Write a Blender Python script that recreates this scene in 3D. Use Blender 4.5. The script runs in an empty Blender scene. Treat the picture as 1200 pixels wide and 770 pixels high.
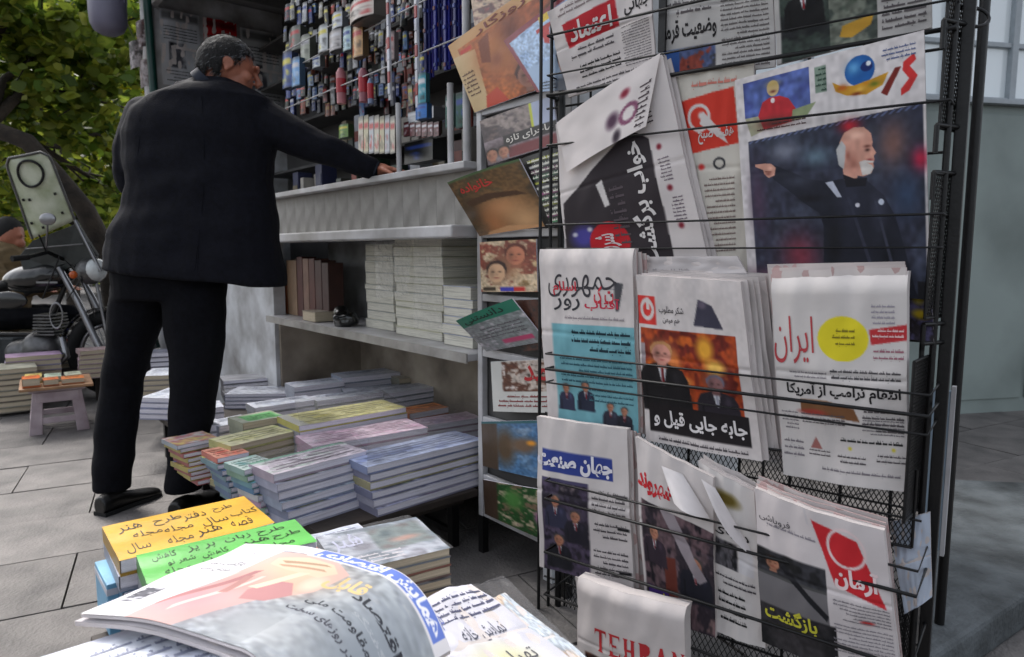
import bpy, math, random
import numpy as np
from mathutils import Vector, Matrix, noise
random.seed(7); np.random.seed(7)
C = bpy.context.scene
COL = C.collection
R = math.radians
# ------------------------------------------------------------------ camera
PITCH = R(6.4); EYE = Vector((0, 0, 1.0)); FPX = 800.0
cam = bpy.data.cameras.new('camera'); cam.sensor_width = 36; cam.lens = 24; cam.clip_end = 400; cam.clip_start = .05
co = bpy.data.objects.new('camera', cam); COL.objects.link(co); co.location = EYE; co.rotation_euler = (math.pi/2 - PITCH, 0, 0)
C.camera = co
cam.dof.use_dof = True; cam.dof.focus_distance = 1.7; cam.dof.aperture_fstop = 5.6
# ------------------------------------------------------------------ light
w = bpy.data.worlds.new("World"); C.world = w; w.use_nodes = True
nt = w.node_tree; bg = nt.nodes['Background']
sky = nt.nodes.new('ShaderNodeTexSky'); sky.sky_type = 'NISHITA'; sky.sun_disc = False
sky.sun_elevation = R(52); sky.sun_rotation = R(318); sky.air_density = 1.0; sky.dust_density = 4.0; sky.ozone_density = 1
mixh = nt.nodes.new('ShaderNodeHueSaturation'); mixh.inputs['Saturation'].default_value = .35
nt.links.new(sky.outputs[0], mixh.inputs['Color']); nt.links.new(mixh.outputs[0], bg.inputs[0]); bg.inputs[1].default_value = .15
sl = bpy.data.lights.new('sun', 'SUN'); sl.energy = 1.5; sl.angle = R(14); sl.color = (1, .96, .92)
so = bpy.data.objects.new('sun', sl); COL.objects.link(so)
# soft light from beyond the street trees, ahead and to the left
az = R(318); el = R(52); sd = Vector((math.sin(az)*math.cos(el), math.cos(az)*math.cos(el), math.sin(el)))
so.rotation_euler = sd.to_track_quat('Z', 'Y').to_euler()
vs = C.view_settings; vs.view_transform = 'Standard'; vs.look = 'None'; vs.gamma = 1; vs.use_curve_mapping = False
vs.exposure = 1.0
C.cycles.use_denoising = True; C.cycles.max_bounces = 6; C.cycles.transparent_max_bounces = 12
C.cycles.caustics_reflective = False; C.cycles.caustics_refractive = False

# ------------------------------------------------------------------ survey of the place: a sight line meets a real plane
def ray(x, y):
    f = Vector((0, math.cos(PITCH), -math.sin(PITCH))); u = Vector((0, math.sin(PITCH), math.cos(PITCH)))
    return f + Vector((1, 0, 0))*((x-600)/FPX) + u*((385-y)/FPX)
def atz(x, y, z): d = ray(x, y); return EYE + d*((z-EYE.z)/d.z)
def aty(x, y, Y): d = ray(x, y); return EYE + d*(Y/d.y)
def onp(x, y, p, n): d = ray(x, y); return EYE + d*((p-EYE).dot(n)/d.dot(n))
D1 = Vector((-.643, .766, 0)); D2 = Vector((.766, .643, 0)); NL = -D2      # kiosk: along the front going away / into the kiosk / out of it
L0 = Vector((-.1, 2.2, 0))
def onL(x, y, off=0): return onp(x, y, L0 + NL*off, NL)
D3 = Vector((-.795, .606, 0)).normalized(); NR = Vector((-.606, -.795, 0)).normalized()
R0 = Vector((.84, 1.30, 0))
def onR(x, y, off=0): return onp(x, y, R0 + NR*off, NR)
def KP(t, dpt, z): p = L0 + D1*t + D2*dpt; return Vector((p.x, p.y, z))

# ------------------------------------------------------------------ materials
def lin(c):
    return tuple((v/12.92 if v <= .04045 else ((v+.055)/1.055)**2.4) for v in c)
def mat(name, col, rough=.6, metal=0, var=.12, scale=20, bump=.1, bscale=None, spec=.5, coat=0, rand=0, dirt=None):
    m = bpy.data.materials.new(name); m.use_nodes = True; t = m.node_tree; b = t.nodes['Principled BSDF']
    b.inputs['Roughness'].default_value = rough; b.inputs['Metallic'].default_value = metal
    b.inputs['Specular IOR Level'].default_value = spec; b.inputs['Coat Weight'].default_value = coat
    tc = t.nodes.new('ShaderNodeTexCoord'); nz = t.nodes.new('ShaderNodeTexNoise'); nz.inputs['Scale'].default_value = scale; nz.inputs['Detail'].default_value = 6
    t.links.new(tc.outputs['Object'], nz.inputs['Vector'])
    mx = t.nodes.new('ShaderNodeMix'); mx.data_type = 'RGBA'
    c = lin(col); d = dirt and lin(dirt)
    mx.inputs[6].default_value = tuple(min(1, v*(1+var)) for v in c)+(1,); mx.inputs[7].default_value = (tuple(d) if d else tuple(v*(1-var*1.6) for v in c))+(1,)
    rp = t.nodes.new('ShaderNodeMapRange'); rp.inputs[1].default_value = .35; rp.inputs[2].default_value = .7
    t.links.new(nz.outputs[0], rp.inputs[0]); t.links.new(rp.outputs[0], mx.inputs[0])
    out = mx.outputs[2]
    if rand:
        g = t.nodes.new('ShaderNodeObjectInfo'); h = t.nodes.new('ShaderNodeHueSaturation'); mr = t.nodes.new('ShaderNodeMapRange')
        mr.inputs[3].default_value = 1-rand; mr.inputs[4].default_value = 1+rand
        t.links.new(g.outputs['Random'], mr.inputs[0]); t.links.new(mr.outputs[0], h.inputs['Value']); t.links.new(out, h.inputs['Color']); out = h.outputs[0]
    t.links.new(out, b.inputs['Base Color'])
    if bump:
        n2 = t.nodes.new('ShaderNodeTexNoise'); n2.inputs['Scale'].default_value = bscale or scale*4; n2.inputs['Detail'].default_value = 4
        t.links.new(tc.outputs['Object'], n2.inputs['Vector'])
        bp = t.nodes.new('ShaderNodeBump'); bp.inputs['Strength'].default_value = bump; bp.inputs['Distance'].default_value = .01
        t.links.new(n2.outputs[0], bp.inputs['Height']); t.links.new(bp.outputs[0], b.inputs['Normal'])
    return m
def printmat(name, rough=.75, coat=0, bump=.12):
    m = bpy.data.materials.new(name); m.use_nodes = True; t = m.node_tree; b = t.nodes['Principled BSDF']
    b.inputs['Roughness'].default_value = rough; b.inputs['Coat Weight'].default_value = coat; b.inputs['Coat Roughness'].default_value = .25
    b.inputs['Specular IOR Level'].default_value = .3
    a = t.nodes.new('ShaderNodeAttribute'); a.attribute_name = 'Col'
    tc = t.nodes.new('ShaderNodeTexCoord'); nz = t.nodes.new('ShaderNodeTexNoise'); nz.inputs['Scale'].default_value = 9; nz.inputs['Detail'].default_value = 5
    t.links.new(tc.outputs['Object'], nz.inputs['Vector'])
    mr = t.nodes.new('ShaderNodeMapRange'); mr.inputs[1].default_value = .3; mr.inputs[2].default_value = .7; mr.inputs[3].default_value = .9; mr.inputs[4].default_value = 1.04
    h = t.nodes.new('ShaderNodeHueSaturation'); t.links.new(nz.outputs[0], mr.inputs[0]); t.links.new(mr.outputs[0], h.inputs['Value']); t.links.new(a.outputs['Color'], h.inputs['Color'])
    t.links.new(h.outputs[0], b.inputs['Base Color'])
    bp = t.nodes.new('ShaderNodeBump'); bp.inputs['Strength'].default_value = bump; bp.inputs['Distance'].default_value = .02
    t.links.new(nz.outputs[0], bp.inputs['Height']); t.links.new(bp.outputs[0], b.inputs['Normal'])
    return m
def edgemat(name, col, scale=160):
    m = mat(name, col, .8, var=.05, bump=0); t = m.node_tree; b = t.nodes['Principled BSDF']
    tc = t.nodes.new('ShaderNodeTexCoord'); mp = t.nodes.new('ShaderNodeMapping'); mp.inputs['Scale'].default_value = (3, 3, scale*4)
    nz = t.nodes.new('ShaderNodeTexNoise'); nz.inputs['Scale'].default_value = 3; nz.inputs['Detail'].default_value = 3
    t.links.new(tc.outputs['Object'], mp.inputs[0]); t.links.new(mp.outputs[0], nz.inputs['Vector'])
    mx = t.nodes.new('ShaderNodeMix'); mx.data_type = 'RGBA'; c = lin(col)
    mx.inputs[6].default_value = tuple(v*.66 for v in c)+(1,); mx.inputs[7].default_value = tuple(min(1, v*1.12) for v in c)+(1,)
    mr = t.nodes.new('ShaderNodeMapRange'); mr.inputs[1].default_value = .33; mr.inputs[2].default_value = .55
    t.links.new(nz.outputs[0], mr.inputs[0]); t.links.new(mr.outputs[0], mx.inputs[0]); t.links.new(mx.outputs[2], b.inputs['Base Color'])
    return m
M = {
 'paver': mat('paver_stone', (.43, .415, .405), .75, var=.16, scale=6, bump=.5, bscale=90, rand=.13, dirt=(.33, .32, .315)),
 'ground': mat('ground_grout', (.22, .21, .21), .9, var=.2, scale=8),
 'grout': mat('joint_grout', (.34, .33, .33), .9, var=.2, scale=8),
 'step': mat('worn_step_stone', (.34, .36, .37), .75, var=.3, scale=7, bump=.7, bscale=60, dirt=(.20, .215, .22)),
 'white_metal': mat('white_painted_metal', (.74, .74, .75), .4, var=.06, scale=6, bump=.04, dirt=(.58, .57, .56)),
 'kiosk_panel': mat('pale_kiosk_panel', (.76, .77, .78), .5, var=.08, scale=5, bump=.05, dirt=(.5, .49, .48)),
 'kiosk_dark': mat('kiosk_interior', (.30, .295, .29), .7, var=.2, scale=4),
 'counter_grey': mat('worn_counter_front', (.60, .59, .57), .6, var=.12, scale=9, bump=.1, dirt=(.48, .47, .45)),
 'under_shelf': mat('dim_brown_sheet', (.62, .58, .52), .7, var=.15, scale=4, dirt=(.40, .36, .32)),
 'roof': mat('kiosk_roof_sheet', (.4, .4, .4), .6, var=.1, scale=4),
 'wall_grey': mat('grey_painted_sheet_wall', (.55, .595, .58), .55, var=.07, scale=1.6, bump=.06, dirt=(.44, .48, .465)),
 'frame_grey': mat('window_frame_grey', (.62, .65, .67), .4, var=.06),
 'black': mat('black_painted_steel', (.06, .06, .065), .42, metal=.2, var=.2, scale=30, bump=.08),
 'greypole': mat('green_painted_pole', (.03, .22, .19), .45, var=.2, scale=12),
 'cloth': mat('navy_suit_cloth', (.05, .055, .09), .85, var=.25, scale=60, bump=.25, spec=.2),
 'trouser': mat('black_trouser_cloth', (.045, .048, .07), .9, var=.2, scale=60, bump=.2, spec=.15),
 'shirt': mat('blue_shirt_collar', (.07, .10, .16), .8, var=.1),
 'skin': mat('skin', (.66, .42, .33), .5, var=.08, scale=25, bump=.1),
 'shoe': mat('black_shoe_leather', (.03, .03, .03), .35, var=.1),
 'hair': mat('greying_hair', (.10, .10, .11), .8, var=.3, scale=75, bump=.9, bscale=160, dirt=(.34, .35, .37)),
 'hair_grey': mat('grey_hair_strands', (.52, .53, .55), .6, var=.1, bump=0),
 'hair_back': mat('dark_back_hair', (.05, .05, .055), .8, var=.3, scale=70, bump=.9, bscale=160, dirt=(.11, .11, .115)),
 'hair_dark': mat('dark_hair', (.04, .035, .03), .7, var=.3, scale=50, bump=.8),
 'bark': mat('tree_bark', (.17, .14, .11), .9, var=.4, scale=10, bump=.8),
 'plastic_white': mat('white_stool_plastic', (.72, .66, .68), .45, var=.07, scale=7, bump=.05, dirt=(.55, .48, .5)),
 'wood': mat('pale_board', (.62, .47, .34), .6, var=.15, scale=14),
 'table_dark': mat('dark_table_board', (.17, .14, .12), .7, var=.2, scale=12),
 'chrome': mat('chrome', (.55, .55, .56), .32, metal=1, var=.05),
 'tyre': mat('tyre_rubber', (.05, .05, .05), .85, var=.2),
 'bikeblack': mat('motorcycle_black_paint', (.045, .05, .05), .25, var=.2, coat=.5),
 'bikegrey': mat('engine_alloy', (.4, .4, .4), .45, metal=.7, var=.2),
 'screen': mat('scratched_windscreen', (.78, .80, .72), .3, var=.1, scale=9, dirt=(.62, .66, .52)),
 'vinyl': mat('dark_grey_leg_guard', (.2, .215, .21), .5, var=.15),
 'orange': mat('orange_lens', (.72, .32, .06), .3),
 'tan': mat('tan_jacket_cloth', (.42, .35, .24), .85, var=.2),
 'lampgrey': mat('grey_lamp_shade', (.44, .43, .5), .5, var=.06, scale=8),
 'print': printmat('printed_newsprint'), 'gloss': printmat('printed_gloss_cover', .38, .35, .25),
 'sheet': mat('newsprint_inner_sheets', (.79, .76, .75), .85, var=.06, scale=12, bump=.15),
 'pinksheet': mat('pinkish_newsprint_sheets', (.74, .63, .62), .85, var=.06, scale=12, bump=.15),
 'edge': edgemat('stacked_page_edges', (.87, .86, .90)), 'edge_warm': edgemat('stacked_warm_page_edges', (.74, .69, .60)), 'edge_cream': edgemat('cream_wrapped_edges', (.82, .81, .76), 60),
 'edge_cover': mat('cover_backs', (.55, .55, .62), .5, var=.3, scale=9, rand=.3),
 'bluish': mat('pale_blue_board', (.6, .68, .74), .5, var=.06, scale=6),
}
def leafmat(name, cols, trans=.25):
    m = bpy.data.materials.new(name); m.use_nodes = True; t = m.node_tree; b = t.nodes['Principled BSDF']
    g = t.nodes.new('ShaderNodeNewGeometry'); cr = t.nodes.new('ShaderNodeValToRGB')
    for i, c in enumerate(cols):
        e = cr.color_ramp.elements[i] if i < 2 else cr.color_ramp.elements.new(.5)
        e.position = i/(len(cols)-1); e.color = lin(c)+(1,)
    t.links.new(g.outputs['Random Per Island'], cr.inputs[0]); t.links.new(cr.outputs[0], b.inputs['Base Color'])
    b.inputs['Roughness'].default_value = .45
    tr = t.nodes.new('ShaderNodeBsdfTranslucent'); mx = t.nodes.new('ShaderNodeMixShader'); mx.inputs[0].default_value = trans
    t.links.new(cr.outputs[0], tr.inputs[0]); t.links.new(b.outputs[0], mx.inputs[1]); t.links.new(tr.outputs[0], mx.inputs[2])
    t.links.new(mx.outputs[0], t.nodes['Material Output'].inputs[0]); return m
M['leaf'] = leafmat('plane_leaves', [(.24, .34, .12), (.42, .50, .17), (.58, .60, .22), (.70, .68, .30), (.32, .44, .15)], .6)
M['leaf_gold'] = leafmat('yellowing_leaves', [(.36, .50, .10), (.68, .68, .16), (.78, .70, .2), (.76, .45, .12), (.46, .58, .13)], .6)
M['leaf_dark'] = leafmat('dark_green_leaves', [(.22, .32, .13), (.36, .45, .17), (.50, .56, .22)], .6)  # darker green leaf tones for the far trees and the hedge
gm = bpy.data.materials.new('window_glass'); gm.use_nodes = True; gb = gm.node_tree.nodes['Principled BSDF']
gb.inputs['Base Color'].default_value = (.8, .86, .88, 1); gb.inputs['Roughness'].default_value = .12; gb.inputs['Specular IOR Level'].default_value = .9; M['glass'] = gm
fm = bpy.data.materials.new('clear_plastic_film'); fm.use_nodes = True; t = fm.node_tree; t.nodes.remove(t.nodes['Principled BSDF'])
a = t.nodes.new('ShaderNodeBsdfTransparent'); g = t.nodes.new('ShaderNodeBsdfGlossy'); g.inputs['Roughness'].default_value = .28; d = t.nodes.new('ShaderNodeBsdfDiffuse'); d.inputs[0].default_value = (.8, .8, .85, 1)
fr = t.nodes.new('ShaderNodeLayerWeight'); pw = t.nodes.new('ShaderNodeMath'); pw.operation = 'POWER'; pw.inputs[1].default_value = 4.0
ma = t.nodes.new('ShaderNodeMath'); ma.operation = 'MULTIPLY_ADD'; ma.inputs[1].default_value = .4; ma.inputs[2].default_value = .05; t.links.new(fr.outputs['Facing'], pw.inputs[0])
m1 = t.nodes.new('ShaderNodeMixShader'); m2 = t.nodes.new('ShaderNodeMixShader'); m1.inputs[0].default_value = .05
t.links.new(a.outputs[0], m1.inputs[1]); t.links.new(d.outputs[0], m1.inputs[2]); t.links.new(pw.outputs[0], ma.inputs[0]); t.links.new(ma.outputs[0], m2.inputs[0])
t.links.new(m1.outputs[0], m2.inputs[1]); t.links.new(g.outputs[0], m2.inputs[2]); t.links.new(m2.outputs[0], t.nodes['Material Output'].inputs[0]); M['film'] = fm
_flat = {}
def flat(col, rough=.5, coat=.1):
    k = (tuple(round(c, 2) for c in col), rough)
    if k not in _flat:
        _flat[k] = mat('coloured_surface', k[0], rough, var=.14, scale=14, bump=.08, coat=coat)
    return _flat[k]

# ------------------------------------------------------------------ mesh helpers
class MB:
    def __init__(s): s.v = []; s.f = []; s.m = []; s.sm = []
    def add(s, vs, fs, m=0, smooth=False):
        o = len(s.v); s.v += [tuple(v) for v in vs]; s.f += [tuple(i+o for i in f) for f in fs]; s.m += [m]*len(fs); s.sm += [smooth]*len(fs); return s
    def axes(s, c, ax, ay, az, m=0):      # box from centre and three half-axis vectors
        c, ax, ay, az = map(Vector, (c, ax, ay, az))
        vs = [c+ax*i+ay*j+az*k for k in (-1, 1) for j in (-1, 1) for i in (-1, 1)]
        return s.add(vs, [(0, 2, 3, 1), (4, 5, 7, 6), (0, 1, 5, 4), (2, 6, 7, 3), (0, 4, 6, 2), (1, 3, 7, 5)], m)
    def box(s, c, size, rz=0, m=0):
        cz, sz = math.cos(rz), math.sin(rz)
        return s.axes(c, Vector((cz, sz, 0))*size[0]/2, Vector((-sz, cz, 0))*size[1]/2, Vector((0, 0, size[2]/2)), m)
    def tube(s, pts, r, n=8, m=0, caps=True):
        pts = [Vector(p) for p in pts]; rs = r if isinstance(r, (list, tuple)) else [r]*len(pts)
        rings = []; prev = None
        for i, p in enumerate(pts):
            d = (pts[min(i+1, len(pts)-1)]-pts[max(i-1, 0)]).normalized()
            if prev is None: u = d.cross(Vector((0, 0, 1)) if abs(d.z) < .9 else Vector((1, 0, 0))).normalized()
            else: u = (prev-d*prev.dot(d)).normalized()
            prev = u; v = d.cross(u)
            rings.append([p+(u*math.cos(2*math.pi*k/n)+v*math.sin(2*math.pi*k/n))*rs[i] for k in range(n)])
        vs = [x for g in rings for x in g]; fs = []
        for i in range(len(pts)-1):
            for k in range(n): fs.append((i*n+k, i*n+(k+1) % n, (i+1)*n+(k+1) % n, (i+1)*n+k))
        s.add(vs, fs, m, True)
        if caps: s.add(rings[0], [tuple(range(n))[::-1]], m); s.add(rings[-1], [tuple(range(n))], m)
        return s
    def ell(s, c, ax, ay, az, nu=16, nv=10, m=0):
        c, ax, ay, az = map(Vector, (c, ax, ay, az)); vs = []; fs = []
        for j in range(nv+1):
            th = math.pi*j/nv
            for i in range(nu):
                ph = 2*math.pi*i/nu; vs.append(c+ax*math.sin(th)*math.cos(ph)+ay*math.sin(th)*math.sin(ph)+az*math.cos(th))
        for j in range(nv):
            for i in range(nu): fs.append((j*nu+i, (j+1)*nu+i, (j+1)*nu+(i+1) % nu, j*nu+(i+1) % nu))
        return s.add(vs, fs, m, True)
    def loft(s, rings, m=0, caps=True, smooth=True):
        n = len(rings[0]); vs = [x for g in rings for x in g]; fs = []
        for i in range(len(rings)-1):
            for k in range(n): fs.append((i*n+k, i*n+(k+1) % n, (i+1)*n+(k+1) % n, (i+1)*n+k))
        s.add(vs, fs, m, smooth)
        if caps: s.add(rings[0], [tuple(range(n))[::-1]], m); s.add(rings[-1], [tuple(range(n))], m)
        return s
    def lathe(s, c, prof, n=20, m=0):
        return s.loft([[Vector(c)+Vector((r*math.cos(2*math.pi*k/n), r*math.sin(2*math.pi*k/n), z)) for k in range(n)] for r, z in prof], m)
    def torus(s, c, ax, ay, R_, r, n=28, k=8, m=0):
        c, ax, ay = map(Vector, (c, ax, ay)); az = ax.cross(ay)
        pts = []; fs = []
        for i in range(n):
            a = 2*math.pi*i/n; d = ax*math.cos(a)+ay*math.sin(a)
            for j in range(k):
                b = 2*math.pi*j/k; pts.append(c+d*(R_+r*math.cos(b))+az*(r*math.sin(b)))
        for i in range(n):
            for j in range(k): fs.append((i*k+j, ((i+1) % n)*k+j, ((i+1) % n)*k+(j+1) % k, i*k+(j+1) % k))
        return s.add(pts, fs, m, True)
    def mesh(s, name, mats):
        me = bpy.data.meshes.new(name); me.from_pydata(s.v, [], s.f)
        for x in (mats if isinstance(mats, (list, tuple)) else [mats]): me.materials.append(x)
        me.polygons.foreach_set('material_index', s.m); me.polygons.foreach_set('use_smooth', s.sm); me.update(); return me
    def build(s, name, mats, parent=None, bevel=0):
        o = link(name, s.mesh(name, mats), parent)
        if bevel:
            b = o.modifiers.new('soft_edge', 'BEVEL'); b.width = bevel; b.segments = 2; b.limit_method = 'ANGLE'
        return o
def link(name, me, parent=None):
    o = bpy.data.objects.new(name, me); COL.objects.link(o)
    if parent is not None:
        o.parent = parent; o.matrix_parent_inverse = parent_world(parent).inverted()
    return o
def parent_world(p):
    m = Matrix.LocRotScale(p.location, p.rotation_euler, p.scale)
    return (parent_world(p.parent) @ p.matrix_parent_inverse @ m) if p.parent else m
def tag(o, label, cat, group=None, kind=None):
    o['label'] = label; o['category'] = cat
    if group: o['group'] = group
    if kind: o['kind'] = kind
    return o
def thing(name, label, cat, loc=(0, 0, 0), rz=0, group=None):
    o = bpy.data.objects.new(name, None); COL.objects.link(o); o.location = loc; o.rotation_euler = (0, 0, rz); o.empty_display_size = .05
    return tag(o, label, cat, group)
def struct(o): o['kind'] = 'structure'; return o
def fuse(mb, name, m, parent, voxel=.008, smooth=6, fold=0, fscale=7):
    me = mb.mesh('raw', M['black']); o = bpy.data.objects.new('raw', me); COL.objects.link(o)
    r = o.modifiers.new('r', 'REMESH'); r.mode = 'VOXEL'; r.voxel_size = voxel; r.use_smooth_shade = True
    s = o.modifiers.new('s', 'SMOOTH'); s.factor = .5; s.iterations = smooth
    dg = bpy.context.evaluated_depsgraph_get(); out = bpy.data.meshes.new_from_object(o.evaluated_get(dg))
    bpy.data.objects.remove(o); bpy.data.meshes.remove(me)
    if fold:
        nrm = [v.normal.copy() for v in out.vertices]
        for v, q in zip(out.vertices, nrm):
            p = v.co*fscale; k = noise.noise(Vector((p.x, p.y, p.z*2.2)))+.5*noise.noise(p*2.3)
            v.co += q*fold*k
    out.materials.clear(); out.materials.append(m)
    out.polygons.foreach_set('use_smooth', [True]*len(out.polygons)); out.polygons.foreach_set('material_index', [0]*len(out.polygons)); out.update(); out.name = name
    return link(name, out, parent)

# ------------------------------------------------------------------ Persian lettering as triangles
_F = {'ا':(0xFE8D,0xFE8E),'آ':(0xFE81,0xFE82),'د':(0xFEA9,0xFEAA),'ذ':(0xFEAB,0xFEAC),'ر':(0xFEAD,0xFEAE),'ز':(0xFEAF,0xFEB0),'ژ':(0xFB8A,0xFB8B),'و':(0xFEED,0xFEEE)}
for ch, b in dict(ب=0xFE8F,پ=0xFB56,ت=0xFE95,ث=0xFE99,ج=0xFE9D,چ=0xFB7A,ح=0xFEA1,خ=0xFEA5,س=0xFEB1,ش=0xFEB5,ص=0xFEB9,ض=0xFEBD,ط=0xFEC1,ظ=0xFEC5,ع=0xFEC9,غ=0xFECD,ف=0xFED1,ق=0xFED5,ک=0xFB8E,گ=0xFB92,ل=0xFEDD,م=0xFEE1,ن=0xFEE5,ه=0xFEE9,ی=0xFBFC).items():
    _F[ch] = (b, b+1, b+2, b+3)
def shape_fa(s):
    out = []
    for i, ch in enumerate(s):
        if ch not in _F: out.append(ch); continue
        f = _F[ch]; prv = i > 0 and s[i-1] in _F and len(_F[s[i-1]]) == 4; nxt = len(f) == 4 and i+1 < len(s) and s[i+1] in _F
        out.append(chr(f[3] if prv and nxt else f[1] if prv else f[2] if nxt else f[0]))
    return ''.join(out[::-1])
_TC = {}
def text_tris(s, bold=.015, latin=False):
    k = (s, bold)
    if k in _TC: return _TC[k]
    cu = bpy.data.curves.new('t', 'FONT'); cu.body = s if latin else shape_fa(s); cu.resolution_u = 2; cu.offset = bold
    o = bpy.data.objects.new('t', cu); COL.objects.link(o); bpy.context.view_layer.update()
    me = o.to_mesh(); me.calc_loop_triangles()
    v = np.zeros(len(me.vertices)*3); me.vertices.foreach_get('co', v); v = v.reshape(-1, 3)[:, :2]
    tr = np.zeros(len(me.loop_triangles)*3, dtype=np.int32); me.loop_triangles.foreach_get('vertices', tr); tr = tr.reshape(-1, 3)
    o.to_mesh_clear(); bpy.data.objects.remove(o)
    lo, hi = v.min(0), v.max(0); v = (v-lo)/(hi-lo); v[:, 1] = 1-v[:, 1]
    _TC[k] = (v, tr); return _TC[k]
def serif(s):                             # slab-serif capitals drawn as polygons, 0..1
    G = {'T': ([[(0,0),(1,0),(1,.3),(.9,.12),(.62,.12),(.62,.92),(.75,1),(.25,1),(.38,.92),(.38,.12),(.1,.12),(0,.3)]]),
         'E': ([[(0,0),(.95,0),(.95,.25),(.85,.09),(.37,.09),(.37,.45),(.7,.45),(.7,.55),(.37,.55),(.37,.91),(.85,.91),(1,.72),(1,1),(0,1),(.13,.94),(.13,.06)]]),
         'H': ([[(0,0),(.42,0),(.34,.07),(.34,.45),(.66,.45),(.66,.07),(.58,0),(1,0),(.9,.07),(.9,.93),(1,1),(.58,1),(.66,.93),(.66,.55),(.34,.55),(.34,.93),(.42,1),(0,1),(.1,.93),(.1,.07)]]),
         'R': ([[(0,0),(.6,0),(.85,.1),(.88,.3),(.8,.45),(.6,.52),(1,1),(.72,1),(.42,.55),(.36,.55),(.36,.93),(.45,1),(0,1),(.12,.93),(.12,.07)]]),
         'A': ([[(.42,0),(.6,0),(.92,.94),(1,1),(.55,1),(.66,.94),(.6,.72),(.28,.72),(.2,.94),(.3,1),(0,1),(.09,.94)]]),
         'N': ([[(0,0),(.3,0),(.78,.65),(.78,.07),(.68,0),(1,0),(.9,.07),(.9,1),(.8,1),(.24,.25),(.24,.93),(.34,1),(0,1),(.12,.93),(.12,.07)]])}
    from mathutils.geometry import tessellate_polygon
    V = []; T = []; x = 0
    for ch in s:
        for poly in G[ch]:
            o = len(V); pv = [Vector((p[0], p[1], 0)) for p in poly]
            V += [(x+p[0]*.82, p[1]) for p in poly]; T += [tuple(i+o for i in t) for t in tessellate_polygon([pv])]
        x += 1
    V = np.array(V, float); V[:, 0] /= V[:, 0].max(); return V, np.array(T)

# ------------------------------------------------------------------ printing: ops are painted into a colour grid, lettering is laid on as faces
def fillpoly(A, U, V, pts, col, al=1.0):
    px = np.array([p[0] for p in pts]); py = np.array([p[1] for p in pts]); inside = np.zeros(U.shape, bool); j = len(pts)-1
    for i in range(len(pts)):
        c = ((py[i] > V) != (py[j] > V)) & (U < (px[j]-px[i])*(V-py[i])/((py[j]-py[i]) or 1e-9)+px[i]); inside ^= c; j = i
    A[inside] = A[inside]*(1-al)+np.array(col)*al
def vnoise(U, V, sc, seed):
    rs = np.random.RandomState(seed); g = rs.rand(64, 64)
    x = (U*sc) % 63; y = (V*sc) % 63; xi = x.astype(int); yi = y.astype(int); fx = x-xi; fy = y-yi; fx = fx*fx*(3-2*fx); fy = fy*fy*(3-2*fy)
    return (g[yi, xi]*(1-fx)+g[yi, xi+1]*fx)*(1-fy)+(g[yi+1, xi]*(1-fx)+g[yi+1, xi+1]*fx)*fy
def paint(ops, nu, nv):
    S = 2; W = nu*S; H = nv*S
    U, V = np.meshgrid((np.arange(W)+.5)/W, (np.arange(H)+.5)/H); A = np.zeros((H, W, 3)); A[:] = (.78, .76, .76)
    for o in ops:
        k = o[0]
        if k == 'bg': A[:] = o[1]
        elif k == 'r': fillpoly(A, U, V, [(o[1], o[2]), (o[3], o[2]), (o[3], o[4]), (o[1], o[4])], o[5])
        elif k == 'p': fillpoly(A, U, V, o[1], o[2])
        elif k == 'e':
            q = ((U-o[1])/o[3])**2+((V-o[2])/o[4])**2 < 1; A[q] = o[5]
        elif k == 'b':                     # soft blob
            q = np.clip(1.6-1.6*np.sqrt(((U-o[1])/o[3])**2+((V-o[2])/o[4])**2), 0, 1)[..., None]; A[:] = A*(1-q)+np.array(o[5])*q
        elif k == 's':                     # gaussian tone
            q = np.exp(-1.4*(((U-o[1])/o[3])**2+((V-o[2])/o[4])**2))[..., None]; A[:] = A*(1-q)+np.array(o[5])*q
        elif k == 'ring':
            d = np.sqrt(((U-o[1])/o[3])**2+((V-o[2])/o[4])**2); q = (d < 1) & (d > o[6]); A[q] = o[5]
        elif k == 'photo':                 # printed picture: mottled patches from a palette
            u0, v0, u1, v1, pal, seed = o[1:7]; sc = o[7] if len(o) > 7 else 7
            q = (U >= u0) & (U <= u1) & (V >= v0) & (V <= v1)
            n = (vnoise(U, V*1.3, sc, seed)*.58+vnoise(U, V*1.3, sc*2.7, seed+1)*.27+vnoise(U, V*1.3, sc*7, seed+4)*.15); n = (n-n[q].min())/(np.ptp(n[q])+1e-6) if q.any() else n
            P = np.array(pal); x = np.clip(n*(len(P)-1), 0, len(P)-1.001); i = x.astype(int); f = np.clip((x-i-.5)*3.2+.5, 0, 1)[..., None]
            c = P[i]*(1-f)+P[np.minimum(i+1, len(P)-1)]*f; c = c*(.8+.4*vnoise(U, V, 40, seed+2))[..., None]; A[q] = c[q]
        elif k == 'n':
            A *= (1-o[1]+2*o[1]*vnoise(U, V, o[2], 5))[..., None]
        elif k == 'tr':                    # text painted in (for strongly curved sheets)
            for (tv, tt, col) in [place_text(o)]:
                for t3 in tt:
                    p = tv[t3]; lo = p.min(0); hi = p.max(0); x0 = max(int(lo[0]*W)-1, 0); x1 = min(int(hi[0]*W)+2, W); y0 = max(int(lo[1]*H)-1, 0); y1 = min(int(hi[1]*H)+2, H)
                    if x1 > x0 and y1 > y0: fillpoly(A[y0:y1, x0:x1], U[y0:y1, x0:x1], V[y0:y1, x0:x1], [tuple(a) for a in p], col)
    A = np.clip(A, 0, 1)
    A = A.reshape(nv, S, nu, S, 3).mean((1, 3))
    return A
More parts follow.
